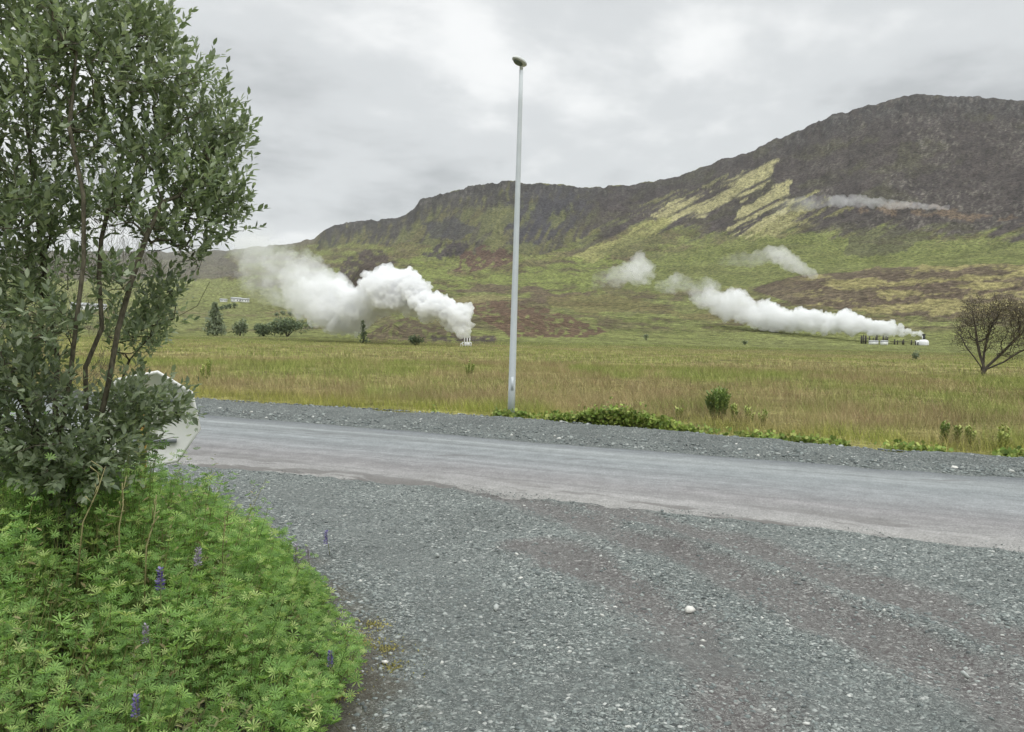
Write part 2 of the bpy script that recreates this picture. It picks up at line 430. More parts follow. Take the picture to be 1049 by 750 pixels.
def hit(px, py, rmin=30.0, rmax=3000.0):
    d = rays(px, py); d = d / math.hypot(d[0], d[1])
    r = rmin
    while r < rmax:
        p = ORIG + d * r
        if p[2] <= zat(p[0], p[1]): return np.array([p[0], p[1], zat(p[0], p[1])])
        r *= 1.004
    p = ORIG + d * rmax; return np.array([p[0], p[1], zat(p[0], p[1])])

def foot(px, r):                                # ground point in the column of a pixel at distance r
    a, _ = azel(px, 345.0); x, y = r * math.sin(a), r * math.cos(a)
    return np.array([x, y, zat(x, y)])

# zones of ground cover
def poly_mask(pts, PX, PY):
    pts = np.array(pts, float); ins = np.zeros(PX.shape, bool); j = len(pts) - 1
    for i in range(len(pts)):
        xi, yi = pts[i]; xj, yj = pts[j]
        c = ((yi > PY) != (yj > PY)) & (PX < (xj - xi) * (PY - yi) / (yj - yi + 1e-12) + xi)
        ins ^= c; j = i
    return ins
def build_colors():
    PX, PY = PXt, PYt
    def n(u, v, s, oc=4): return fbm(u, v, s, oc)
    wx = (n(PX / 16, PY / 9, 51) - 0.5) * 22; wy = (n(PX / 16, PY / 9, 52) - 0.5) * 13
    WX, WY = PX + wx, PY + wy
    fine = n(X2 / 16, Y2 / 16, 53, 5); mid = n(X2 / 60, Y2 / 60, 54, 5)
    C = np.zeros(PX.shape + (3,))
    def put(mask, col, amt=1.0):
        m = (mask * amt)[..., None]; C[:] = C * (1 - m) + np.array(col) * m
    green, olive, bright = lin(126, 131, 78), lin(122, 117, 80), lin(141, 146, 92)
    brown, redbr, scree, rock = lin(112, 98, 82), lin(108, 88, 78), lin(88, 81, 80), lin(80, 77, 75)
    yellow, straw = lin(188, 182, 134), lin(150, 142, 100)
    C[:] = green
    put(sstep(0.45, 0.62, mid), olive, 0.8)
    put(sstep(0.52, 0.68, fine), bright, 0.5)
    ter = n(PX / 26, PY / 4.0, 57, 5); blot = n(PX / 7, PY / 3.2, 58, 4); ero = sstep(0.30, 0.46, n(PX / 5, PY / 2.8, 59, 4))
    put(sstep(0.50, 0.60, ter), lin(112, 102, 80), 0.65); put(sstep(0.56, 0.66, blot), lin(104, 92, 76), 0.55); put(sstep(0.58, 0.66, 1 - ter + 0.04), lin(140, 146, 92), 0.5)
    # left valley
    put(poly_mask([(-500, 290), (60, 285), (240, 287), (340, 300), (330, 335), (-500, 338)], WX, WY), bright, 0.75)
    put(poly_mask([(-500, 200), (240, 240), (232, 262), (246, 285), (150, 288), (0, 286), (-500, 288)], WX, WY), lin(112, 106, 96), 0.8)
    put(poly_mask([(-500, 318), (330, 319), (345, 326), (200, 324), (-500, 323)], WX, WY) & (fine > 0.45), lin(128, 118, 88), 0.7)
    # plain foot of slopes
    put(sstep(335, 342, PY + wy * 0.3) * (R2 > 100), lin(138, 144, 86), 0.8)
    # headland
    hl = poly_mask([(320, 255), (335, 228), (420, 210), (440, 190), (530, 178), (640, 180), (700, 175), (640, 225), (560, 262), (480, 262), (420, 250), (360, 250)], WX, WY)
    put(hl, lin(118, 114, 84), 0.7)
    put(hl * sstep(0.48, 0.58, n((PX + PY * .5) / 6, PY / 24, 55, 5)), lin(100, 96, 86), 0.85); put(hl * sstep(0.56, 0.64, n((PX + PY * .4) / 3.5, PY / 14, 56, 4)), lin(86, 82, 80), 0.8)
    put(poly_mask([(522, 208), (585, 205), (628, 196), (600, 225), (575, 240), (545, 255), (520, 248), (512, 232)], WX, WY) * sstep(.3, .5, n((PX + PY * .5) / 4, PY / 12, 59)), lin(84, 82, 86), 0.9)
    cb = np.interp(PX, [320, 335, 365, 410, 425, 445, 480, 520, 560, 600, 640, 690], [262, 248, 243, 238, 226, 216, 210, 210, 212, 218, 214, 200]) + (n(PX / 4.5, PY * 0, 80, 4) - .5) * 26
    put(hl * sstep(5, -4, PY - cb) * sstep(.28, .46, n(PX / 4, PY / 7, 82, 4)), lin(86, 83, 80), 0.9)
    put(hl * sstep(-6, 6, PY - cb) * sstep(.44, .56, n((PX + PY * .6) / 9, PY / 20, 83, 5)), lin(122, 124, 84), 0.75)
    put(poly_mask([(540, 186), (600, 186), (612, 196), (596, 214), (566, 222), (545, 240), (528, 244), (524, 220), (534, 204)], PX + wx * .6, PY + wy * .6) * sstep(.3, .48, n((PX + PY * .5) / 4, PY / 10, 84)), lin(84, 82, 86), 0.85)
    put(poly_mask([(612, 190), (700, 182), (690, 200), (650, 214), (616, 212)], PX + wx * .5, PY + wy * .5) * sstep(.3, .5, n(PX / 4, PY / 6, 85)), lin(84, 79, 78), 0.85)
    put(poly_mask([(430, 230), (470, 222), (486, 236), (470, 243), (440, 243)], WX, WY), lin(88, 86, 86), 0.8)
    put(poly_mask([(436, 262), (455, 247), (474, 250), (480, 262), (456, 268)], PX + wx * .7, PY + wy * .3) * ero, lin(84, 78, 78), 0.95)
    put(poly_mask([(466, 276), (478, 258), (498, 252), (524, 256), (528, 266), (505, 274), (480, 279)], PX + wx * .8, PY + wy * .4) * ero, redbr, 0.95)
    put(poly_mask([(352, 290), (354, 264), (372, 254), (396, 258), (404, 268), (398, 280), (380, 292), (370, 300)], PX + wx * .8, PY + wy * .5) * ero, lin(90, 80, 74), 0.95)
    # green sweep between
    put(poly_mask([(420, 262), (450, 272), (470, 282), (540, 275), (620, 258), (650, 268), (600, 300), (520, 296), (430, 300), (400, 290)], WX, WY) & (fine > 0.4), lin(132, 141, 80), 0.8)
    put(poly_mask([(452, 300), (500, 290), (560, 296), (610, 300), (570, 310), (500, 308), (455, 310)], WX, WY) & (mid > 0.42), brown, 0.85)
    # brown mound and low dark mound
    put(poly_mask([(478, 314), (500, 307), (540, 312), (580, 322), (625, 340), (600, 345), (520, 345), (500, 330)], PX + wx * .8, PY + wy * .4) * ero, lin(112, 92, 76), 0.95)
    put(poly_mask([(462, 306), (500, 302), (540, 307), (500, 309), (470, 314)], PX + wx * .3, PY + wy * .3), straw, 0.8)
    put(poly_mask([(376, 345), (396, 330), (420, 326), (470, 342), (506, 344), (508, 353), (380, 354)], PX + wx * .8, PY + wy * .4) * ero, lin(110, 96, 80), 0.9)
    put(poly_mask([(440, 345), (506, 345), (506, 351), (440, 351)], PX + wx * .6, PY + wy * .3) * ero, lin(92, 84, 76), 0.9)
    # right mountain: dark scree above a ragged line
    lim = np.interp(PX, [560, 600, 640, 690, 740, 800, 860, 920, 1000, 1049, 1400], [262, 248, 232, 232, 236, 236, 240, 240, 240, 248, 255])
    al = (PX * -0.888 + PY * 0.46); pe = (PX * 0.46 + PY * 0.888)
    streak = n(pe / 5.5, al / 70, 61, 4)
    sc = sstep(7, -7, PY - lim + (streak - 0.5) * 46 + wy * 0.6) * sstep(590, 650, PX + (PY - 180) * 0.3)
    put(sc, scree, 0.95)
    put(sc * sstep(0.5, 0.64, n(pe / 3.0, al / 45, 62)), lin(102, 94, 90), 0.6)
    put(sc * sstep(0.56, 0.68, n(X2 / 45, Y2 / 45, 63)), lin(98, 96, 74), 0.55)
    put(sc * sstep(0.58, 0.66, n(PX / 2.6, PY / 1.8, 64)) * sstep(780, 900, PX) * sstep(.4, .6, n(PX / 40, PY / 25, 65)), lin(138, 132, 122), 0.75); put(sc * sstep(0.56, 0.66, n(PX / 9, PY / 6, 69)), lin(76, 70, 68), 0.6)
    st = sstep(0.36, 0.52, n(pe / 4.0, al / 40, 66))
    put(poly_mask([(800, 163), (776, 168), (733, 189), (698, 203), (668, 222), (688, 229), (732, 217), (772, 199), (788, 184)], PX + wx * .6, PY + wy * .6) * st, yellow, 0.95)
    put(poly_mask([(690, 222), (660, 228), (635, 243), (606, 254), (585, 264), (610, 268), (650, 250), (680, 236)], PX + wx * .5, PY + wy * .5) * st, lin(160, 158, 104), 0.9)
    put(poly_mask([(812, 182), (786, 194), (762, 211), (746, 240), (768, 245), (796, 225), (814, 204), (806, 194)], PX + wx * .7, PY + wy * .7) * sstep(0.36, 0.48, n(pe / 3.0, al / 40, 67)), yellow, 0.95)
    put(poly_mask([(745, 172), (700, 192), (668, 206), (640, 222), (660, 222), (700, 205), (742, 186)], PX + wx * .6, PY + wy * .6) * sstep(.5, .6, n(pe / 2.2, al / 40, 86)), lin(150, 148, 104), .7)
    put(poly_mask([(838, 192), (812, 206), (790, 226), (770, 246), (800, 244), (830, 226), (856, 204)], PX + wx * .6, PY + wy * .6) * sstep(.5, .58, n(pe / 2.4, al / 40, 87)), lin(168, 164, 114), .85)
    put(poly_mask([(860, 205), (800, 216), (770, 236), (790, 240), (830, 226), (880, 214)], WX, WY) * sstep(0.5, 0.6, n(pe / 2.5, al / 30, 68)), lin(150, 146, 100), 0.8)
    put(poly_mask([(640, 238), (690, 232), (755, 240), (750, 250), (690, 262), (640, 262), (610, 262)], WX, WY) * (mid > 0.44), lin(116, 117, 78), 0.6)
    # green under the scree
    put(poly_mask([(640, 268), (760, 246), (820, 240), (900, 250), (1060, 250), (1400, 260), (1400, 276), (1049, 274), (860, 280), (780, 290), (640, 300)], WX, WY), lin(124, 131, 77), 0.75)
    put(poly_mask([(860, 258), (880, 236), (930, 232), (955, 244), (920, 258), (890, 264)], WX, WY), lin(98, 96, 76), 0.7)
    put(poly_mask([(880, 208), (960, 212), (1049, 224), (1049, 232), (950, 222), (880, 216)], WX, WY) * (fine > 0.45), lin(138, 118, 96), 0.6)
    # bench with straw and brown bands
    be = poly_mask([(770, 296), (800, 286), (850, 280), (900, 274), (1049, 270), (1400, 270), (1400, 335), (1049, 330), (930, 322), (860, 318), (800, 308)], PX + wx * .5, PY + wy * .5)
    bandn = 0.75 * n((PX + wx) / 46, (PY + PX * 0.06 + wy * .5) / 4.6, 71, 5) + 0.25 * n(PX / 5, PY / 2.2, 72, 3)
    put(be, lin(112, 98, 84), 0.9)
    put(be * sstep(0.42, 0.54, bandn) * sstep(790, 850, PX + wx), lin(168, 160, 108), 0.85)
    put(be * sstep(322, 334, PY + wy), lin(136, 140, 80), 0.7)
    put(poly_mask([(560, 300), (640, 304), (700, 320), (790, 318), (780, 330), (620, 326), (560, 315)], WX, WY) * (mid > 0.5), lin(126, 118, 80), 0.7)
    # cliffs under the rims
    cl = np.clip(band * rim * 1.4, 0, 1) * sstep(0.40, 0.55, n(PX / 5, PY / 9, 73) + 0.1)
    put(cl, rock, 0.9); put(cl * sstep(.55, .66, n(PX / 2.2, PY / 4, 74)), lin(118, 114, 108), 0.7)
    put((R2 > sky_r * 1.0) * (PX < 720) * 1.0, lin(132, 132, 84), 0.8)
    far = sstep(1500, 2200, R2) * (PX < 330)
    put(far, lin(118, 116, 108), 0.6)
    C *= (1 + 0.13 * (1 - sc) * (R2 > 200) * (1 - hl))[..., None]
    C *= (0.70 + 0.60 * fine)[..., None] * (0.70 + 0.60 * n(PX / 1.6, PY / 1.1, 75, 4))[..., None]
    # field sheet under the grass
    fm = (1 - sstep(120, 190, R2))[..., None]
    fc = lin(150, 144, 92, 1.3) * (0.75 + 0.5 * fbm(X2 / 5, Y2 / 5, 77, 4))[..., None]
    C[:] = C * (1 - fm) + fc * fm
    return C
COL = build_colors()

t = NT('hillside_cover'); b = t.bsdf(0.95, 0.1)
c = t.attr('cover').outputs['Color']
g1 = t.noise(0.3, 5, 0.7); g2 = t.noise(2.2, 4, 0.65)
c = t.mix(1.0, c, t.ramp(g1, [(0.36, 0.45), (0.64, 1.5)]), 'MULTIPLY'); c = t.mix(1.0, c, t.ramp(g2, [(0.35, 0.62), (0.65, 1.38)]), 'MULTIPLY')
t.link(c, b.inputs['Base Color']); t.bump(b, g1, 1.0, 2.6)
M_HILL = t.m

def terrain_piece(name, j0, j1, wrap=True):
    nA = len(CX); nr = j1 - j0
    V = np.stack([X2[:, j0:j1], Y2[:, j0:j1], Zt[:, j0:j1]], -1).reshape(-1, 3); Cc = COL[:, j0:j1].reshape(-1, 3)
    i = np.arange(nA - 1)[:, None] * nr; j = np.arange(nr - 1)[None]
    Q = np.stack([i + j, i + nr + j, i + nr + j + 1, i + j + 1], -1).reshape(-1, 4)
    return mesh_np(name, V, Q, M_HILL, attrs={'cover': Cc})
jb = int(np.searchsorted(RR, 200))
tag(terrain_piece('ground', 0, jb + 1), kind='structure')
tag(terrain_piece('mountain', jb, len(RR)), kind='structure')

# ------------------------------------------------------------------ gravel lot, road, shoulder
TH_POLY = np.array([(-1.0, 1.6), (-1.06, 3.3), (-0.93, 4.4), (-1.0, 5.35), (-1.55, 6.5), (-2.3, 7.6), (-3.3, 8.5), (-9, 9.0), (-9, 0.5), (-1.3, 0.5)])
def poly_sd(P, poly):                           # signed distance, positive inside
    P = np.asarray(P, float); d = np.full(len(P), 1e9)
    for i in range(len(poly)):
        a, b2 = poly[i], poly[(i + 1) % len(poly)]
        ab = b2 - a; tt = np.clip(((P - a) @ ab) / (ab @ ab), 0, 1)
        d = np.minimum(d, np.linalg.norm(P - (a + tt[:, None] * ab), axis=1))
    ins = poly_mask(poly, P[:, 0], P[:, 1])
    return np.where(ins, d, -d)
TRACKS = [[(430, 482), (560, 520), (700, 566), (800, 606), (900, 650), (1000, 700), (1100, 760)],
          [(620, 520), (760, 558), (900, 605), (1049, 655), (1200, 710)],
          [(560, 560), (640, 600), (700, 640), (740, 690), (760, 750)]]
SMOOTH = [[(300, 500), (380, 540), (440, 580), (480, 640), (500, 700), (500, 760)],
          [(600, 700), (700, 660), (800, 680), (900, 720), (1000, 760)]]
def track_mask(X, Y, tr, w):
    P = np.array([gnd(*p)[:2] for p in tr]); d = np.full(X.shape, 1e9)
    for a, b2 in zip(P[:-1], P[1:]):
        ab = b2 - a; tt = np.clip(((X - a[0]) * ab[0] + (Y - a[1]) * ab[1]) / (ab @ ab), 0, 1)
        d = np.minimum(d, np.hypot(X - a[0] - tt * ab[0], Y - a[1] - tt * ab[1]))
    return d
def lot_fields(X, Y):
    w = (fbm(X / 0.7, Y / 0.7, 81, 4) - 0.5) * 0.7
    tr = np.zeros(X.shape); z = np.zeros(X.shape)
    for T in TRACKS:
        d = track_mask(X, Y, T, 0.3); m = sstep(0.48, 0.12, d + w * 0.9)
        tr = np.maximum(tr, m); z = z - 0.018 * sstep(0.32, 0.0, d) + 0.02 * np.exp(-((d - 0.46) / 0.14) ** 2)
    sm = np.zeros(X.shape)
    for T in SMOOTH:
        d = track_mask(X, Y, T, 0.3); sm = np.maximum(sm, sstep(0.6, 0.15, d + w * 0.7))
        z = z - 0.012 * sstep(0.4, 0.0, d)
    z = z + (fbm(X / 0.9, Y / 0.9, 83, 4) - 0.5) * 0.05 + (fbm(X / 0.12, Y / 0.12, 84, 4) - 0.5) * 0.022 * (1 - 0.5 * np.maximum(tr, sm))
    return tr, sm, z
def build_lot():
    az = np.radians(np.arange(-60, 60.01, 0.16)); r = np.geomspace(1.6, 34, 330)
    A, R = np.meshgrid(az, r, indexing='ij'); X, Y = R * np.sin(A), R * np.cos(A)
    tr, sm, z = lot_fields(X, Y)
    e = y_near(X) - Y
    z = z * sstep(-0.3, 0.3, e) - 0.008 + (fbm(X / 0.25, Y / 0.25, 86, 3) - 0.5) * 0.03 * sstep(0.35, 0.05, np.abs(e)) - 0.1 * sstep(-0.38, -0.58, e)
    sdv = poly_sd(np.stack([X.ravel(), Y.ravel()], 1), TH_POLY).reshape(X.shape)
    moss = sstep(-0.55, 0.0, sdv + (fbm(X / 0.35, Y / 0.35, 88, 4) - 0.5) * 0.5)
    nr = len(r); i = np.arange(len(az) - 1)[:, None] * nr; j = np.arange(nr - 1)[None]
    Q = np.stack([i + j, i + nr + j, i + nr + j + 1, i + j + 1], -1).reshape(-1, 4)
    keep = (e.ravel()[Q] > -0.7).any(1); Q = Q[keep]
    return mesh_np('gravel_lot', np.stack([X, Y, z], -1).reshape(-1, 3), Q, M_GRAVEL, attrs={'track': tr.ravel(), 'worn': sm.ravel(), 'soil': moss.ravel()})
def gravel_material(name, base=1.0, use_attr=True):
    t = NT(name); b = t.bsdf(0.85, 0.3)
    p = t.pos()
    def vor(scale, feat='F1'):
        v = t.node('ShaderNodeTexVoronoi', feature=feat); v.inputs['Scale'].default_value = scale; t.link(p, v.inputs['Vector']); return v
    v1, v2, v3 = vor(38), vor(85), vor(170)
    def cell(v):
        s = t.node('ShaderNodeSeparateColor'); t.link(v.outputs['Color'], s.inputs[0]); return s.outputs[0]
    st = [(0.0, tuple(lin(58, 62, 61) * base)), (0.4, tuple(lin(98, 104, 101) * base)), (0.72, tuple(lin(132, 139, 134) * base)), (0.9, tuple(lin(166, 171, 165) * base)), (1.0, tuple(lin(205, 206, 200) * base))]
    c1, c2, c3 = t.ramp(cell(v1), st), t.ramp(cell(v2), st), t.ramp(cell(v3), st)
    s1 = t.ramp(t.noise(9, 4, 0.6), [(0.42, 0.0), (0.56, 1.0)])
    s2 = t.ramp(t.noise(14, 4, 0.6), [(0.46, 0.0), (0.58, 1.0)])
    c = t.mix(s2, t.mix(s1, c3, c2), c1)
    h1 = t.math('SUBTRACT', 1.0, t.math('MULTIPLY', v1.outputs['Distance'], 1.0)); h2 = t.math('SUBTRACT', 1.0, v2.outputs['Distance'])
    h = t.mix(s2, h2, h1)
    # colour darkens from each stone's middle towards the gaps
    gap = t.ramp(t.mix(s2, v2.outputs['Distance'], v1.outputs['Distance']), [(0.40, 1.0), (0.8, 0.62)])
    c = t.mix(1.0, c, gap, 'MULTIPLY')
    c = t.mix(1.0, c, t.ramp(t.noise(0.9, 6, 0.6), [(0.3, 0.82), (0.7, 1.16)]), 'MULTIPLY')
    if use_attr:
        tr = t.attr('track').outputs['Fac']; wn = t.attr('worn').outputs['Fac']; so = t.attr('soil').outputs['Fac']
        fines = t.mix(t.noise(60, 5, 0.7), tuple(lin(78, 67, 66) * 1.2), tuple(lin(130, 113, 110) * 1.2))
        c = t.mix(t.math('MULTIPLY', tr, 0.66), c, t.mix(0.35, fines, c))
        grey = t.mix(t.noise(90, 5, 0.7), tuple(lin(83, 87, 85) * 1.3), tuple(lin(129, 133, 129) * 1.3))
        c = t.mix(t.math('MULTIPLY', wn, 0.34), c, grey)
        soil = t.mix(t.noise(25, 5, 0.7), tuple(lin(70, 62, 50)), tuple(lin(112, 102, 82)))
        c = t.mix(t.math('MULTIPLY', so, 0.75), c, soil)
    t.link(c, b.inputs['Base Color']); t.bump(b, h, 0.8, 0.014)
    return t.m
M_GRAVEL = gravel_material('gravel', 1.42)
M_SHOULDER = gravel_material('shoulder_gravel', 1.15, False)
tag(build_lot(), kind='structure')

def strip(name, f0, f1, zf, n, mat, x0=-75, x1=45, jag0=0.0, jag1=0.0, dx=0.08):
    xs = np.arange(x0, x1, dx); v = np.linspace(0, 1, n)
    a = f0(xs) + (fbm(xs / 0.9, xs * 0, 91, 5) - 0.5) * jag0 + (fbm(xs / 0.16, xs * 0, 94, 3) - 0.5) * jag0 * 0.4
    b2 = f1(xs) + (fbm(xs / 1.1, xs * 0 + 5, 92, 5) - 0.5) * jag1
    X = xs[:, None].repeat(n, 1); Y = a[:, None] * (1 - v) + b2[:, None] * v
    Z = zf(X, Y, v[None].repeat(len(xs), 0))
    i = np.arange(len(xs) - 1)[:, None] * n; j = np.arange(n - 1)[None]
    Q = np.stack([i + j, i + n + j, i + n + j + 1, i + j + 1], -1).reshape(-1, 4)
    return mesh_np(name, np.stack([X, Y, Z], -1).reshape(-1, 3), Q, mat, attrs={'across': v[None].repeat(len(xs), 0).ravel(), 'along': (X * 1.09).ravel()})
t = NT('asphalt'); b = t.bsdf(0.95, 0.12)
ac = t.attr('across').outputs['Fac']; al = t.attr('along').outputs['Fac']
cv = t.node('ShaderNodeCombineXYZ'); t.link(al, cv.inputs[0]); t.link(t.math('MULTIPLY', ac, 5.5), cv.inputs[1])
lane = t.noise(1.6, 5, 0.6, vec=cv.outputs[0], stretch=(0.05, 1.3, 1))
wob = t.math('ADD', ac, t.math('MULTIPLY', t.math('SUBTRACT', t.noise(0.5, 5, 0.6, vec=cv.outputs[0]), 0.5), 0.16))
c = t.ramp(wob, [(0.0, tuple(lin(176, 174, 169, 1.5))), (0.10, tuple(lin(168, 166, 163, 1.5))), (0.25, tuple(lin(153, 151, 150, 1.45))), (0.42, tuple(lin(158, 160, 160, 1.45))), (0.6, tuple(lin(150, 154, 154, 1.45))), (0.8, tuple(lin(160, 164, 163, 1.45))), (1.0, tuple(lin(134, 138, 140)))])
c = t.mix(1.0, c, t.ramp(lane, [(0.32, 0.76), (0.68, 1.18)]), 'MULTIPLY')
gr = t.node('ShaderNodeTexVoronoi'); gr.inputs['Scale'].default_value = 95; t.link(t.pos(), gr.inputs['Vector'])
sp = t.node('ShaderNodeSeparateColor'); t.link(gr.outputs['Color'], sp.inputs[0])
c = t.mix(1.0, c, t.ramp(sp.outputs[0], [(0.0, 0.72), (0.6, 1.0), (1.0, 1.35)]), 'MULTIPLY')
c = t.mix(1.0, c, t.ramp(t.noise(3.0, 6, 0.7), [(0.3, 0.84), (0.7, 1.14)]), 'MULTIPLY')
thin = t.noise(1.3, 4, 0.6, vec=cv.outputs[0], stretch=(0.10, 7.0, 1))
c = t.mix(t.ramp(thin, [(0.60, 0.0), (0.68, 0.45)]), c, tuple(lin(112, 114, 112)))
edge_p = t.math('MULTIPLY', t.ramp(ac, [(0.02, 1.0), (0.24, 0.0)]), t.ramp(t.noise(0.8, 5, 0.6, vec=cv.outputs[0], stretch=(0.6, 2.4, 1)), [(0.52, 0.0), (0.56, 1.0)]))
c = t.mix(t.math('MULTIPLY', edge_p, 0.75), c, tuple(lin(118, 114, 110)))
# worn spots and tar stains
c = t.mix(t.ramp(t.noise(0.7, 5, 0.65, stretch=(0.5, 1.6, 1)), [(0.63, 0.0), (0.70, 0.55)]), c, tuple(lin(120, 118, 116)))
t.link(c, b.inputs['Base Color']); t.bump(b, gr.outputs['Distance'], 0.35, 0.006)
M_ASPH = t.m
tag(strip('road', y_near, y_far, lambda X, Y, v: -0.03 + 0.045 * sstep(0, .05, v) + 0.05 * np.sin(np.pi * v) + (fbm(X / 1.5, Y / 1.5, 95, 3) - 0.5) * 0.015, 40, M_ASPH, jag0=0.34, jag1=0.2), kind='structure')
tag(strip('road_shoulder', lambda x: y_far(x) - 0.25, lambda x: y_sh(x) + 0.5,
          lambda X, Y, v: 0.015 + 0.10 * np.exp(-((v - 0.72) / 0.16) ** 2) * (0.5 + fbm(X / 0.8, Y / 0.8, 96, 3)) + (fbm(X / 0.2, Y / 0.2, 97, 3) - 0.5) * 0.05 * sstep(0.03, 0.2, v) - 0.2 * sstep(0.88, 1.0, v), 30, M_SHOULDER, jag1=0.7), kind='structure')

# loose stones
ICO = None
def ico():
    p = (1 + 5 ** 0.5) / 2
    V = np.array([(-1, p, 0), (1, p, 0), (-1, -p, 0), (1, -p, 0), (0, -1, p), (0, 1, p), (0, -1, -p), (0, 1, -p), (p, 0, -1), (p, 0, 1), (-p, 0, -1), (-p, 0, 1)]) / math.sqrt(1 + p * p)
    Fc = [(0, 11, 5), (0, 5, 1), (0, 1, 7), (0, 7, 10), (0, 10, 11), (1, 5, 9), (5, 11, 4), (11, 10, 2), (10, 7, 6), (7, 1, 8), (3, 9, 4), (3, 4, 2), (3, 2, 6), (3, 6, 8), (3, 8, 9), (4, 9, 5), (2, 4, 11), (6, 2, 10), (8, 6, 7), (9, 8, 1)]
    return V, np.array(Fc)
ICO_V, ICO_F = ico()
def rand_frames(n, rg):
    q = norm(rg.normal(size=(n, 4))); w, x, y, z = q.T
    return np.stack([np.stack([1 - 2 * (y * y + z * z), 2 * (x * y - z * w), 2 * (x * z + y * w)], -1), np.stack([2 * (x * y + z * w), 1 - 2 * (x * x + z * z), 2 * (y * z - x * w)], -1), np.stack([2 * (x * z - y * w), 2 * (y * z + x * w), 1 - 2 * (x * x + y * y)], -1)], 1)
def stones(name, pos, size, mat, rg, flat=0.62):
    n = len(pos); J = ICO_V[None] * (1 + rg.uniform(-.28, .28, (n, 12, 1))) * np.stack([rg.uniform(.75, 1.35, n), rg.uniform(.7, 1.1, n), rg.uniform(.45, .8, n)], -1)[:, None]
    V = np.einsum('nij,nmj->nmi', rand_frames(n, rg), J); V[..., 2] *= flat
    V = V * size[:, None, None] + pos[:, None]
    Fc = (ICO_F[None] + (np.arange(n) * 12)[:, None, None]).reshape(-1, 3)
    return mesh_np(name, V.reshape(-1, 3), Fc, mat, smooth=False)
def stone_mat(name, stops):
    t = NT(name); b = t.bsdf(0.8, 0.3); g = t.node('ShaderNodeNewGeometry')
    c = t.ramp(g.outputs['Random Per Island'], stops)
    t.link(t.mix(1.0, c, t.ramp(t.noise(120, 4), [(0.3, 0.8), (0.7, 1.2)]), 'MULTIPLY'), b.inputs['Base Color']); return t.m
M_STONE = stone_mat('stone', [(0.0, tuple(lin(92, 97, 96, 1.25))), (0.35, tuple(lin(116, 123, 121, 1.25))), (0.75, tuple(lin(142, 149, 145, 1.25))), (0.97, tuple(lin(172, 176, 171, 1.25))), (1.0, tuple(lin(222, 221, 213, 1.25)))])
def scatter_lot(n, r0, r1, smin, smax, pw, rg):
    r = np.sqrt(rg.uniform(r0 * r0, r1 * r1, n)); a = np.radians(rg.uniform(-42, 42, n)); X, Y = r * np.sin(a), r * np.cos(a)
    tr, sm, z = lot_fields(X, Y)
    sdv = poly_sd(np.stack([X, Y], 1), TH_POLY)
    clump = fbm(X / 0.6, Y / 0.6, 99, 3)
    keep = (Y < y_near(X) - 0.05 + rg.normal(0, 0.12, n)) & (rg.random(n) > np.maximum(0.7 * tr, 0.4 * sm)) & (sdv < -0.05) & (rg.random(n) < sstep(0.25, 0.7, clump) + 0.25)
    X, Y, z = X[keep], Y[keep], z[keep]
    s = smin + (smax - smin) * rg.random(len(X)) ** pw
    return np.stack([X, Y, z - 0.012 + s * 0.12], 1), s
rg = np.random.default_rng(11)
p1, s1 = scatter_lot(42000, 3.2, 7.5, 0.006, 0.024, 3.2, rg)
p2, s2 = scatter_lot(38000, 6.5, 15, 0.010, 0.030, 3.0, rg)
tag(stones('gravel_stones', np.concatenate([p1, p2]), np.concatenate([s1, s2]), M_STONE, rg), kind='stuff')
xs = rg.uniform(-16, 14, 9000); f_ = rg.random(9000); ys = y_far(xs) + (y_sh(xs) + 0.3 - y_far(xs)) * f_
ps = np.stack([xs, ys, 0.02 + 0.08 * np.exp(-((f_ - 0.8) / 0.18) ** 2)], 1)
tag(stones('shoulder_stones', ps, 0.012 + 0.05 * rg.random(9000) ** 4, M_STONE, rg), kind='stuff')

xs = rg.uniform(-12, 12, 6000); e_ = np.abs(rg.normal(0, 0.22, 6000)) - 0.05; cl_ = fbm(xs / 0.8, xs * 0 + 3, 98, 3); k_ = rg.random(6000) < sstep(0.35, 0.65, cl_)
xs, e_ = xs[k_], e_[k_]; ps = np.stack([xs, y_near(xs) + e_, 0.004 + 0.02 * sstep(0, .2, e_)], 1)
tag(stones('spilled_gravel', ps, 0.004 + 0.010 * rg.random(len(xs)) ** 3, M_STONE, rg), kind='stuff')
# single pale stones that stand out on the gravel
M_PALE = paint_mat('pale_stone', lin(222, 220, 212, 1.2), 0.85, 0, 0.2, 40)
M_GREYST = paint_mat('grey_stone', lin(180, 184, 180, 1.2), 0.85, 0, 0.2, 40)
for (px, py, s, m, lab) in [(706, 625, .045, M_PALE, 'whitest flat stone lying beside the brown wheel track in mid gravel'),
                            (508, 623, .035, M_GREYST, 'grey stone alone on smooth gravel below the lamp post'),
                            (448, 569, .035, M_GREYST, 'small pale grey stone on gravel between thicket and road'),
                            (978, 480, .07, M_PALE, 'pale stone on the gravel shoulder across the road'),
                            (394, 679, .035, M_PALE, 'pale chip of stone beside the yellow moss tufts'),
                            (989, 692, .03, M_GREYST, 'light grey stone near the lot corner by the brown track')]:
    p = gnd(px, py, 0.01)
    o = stones('stone', np.array([[0., 0, 0]]), np.array([s]), m, rg, 0.7); o.location = p + np.array([0, 0, s * 0.1]); tag(o, lab, 'stone', 'pale stones on the gravel')

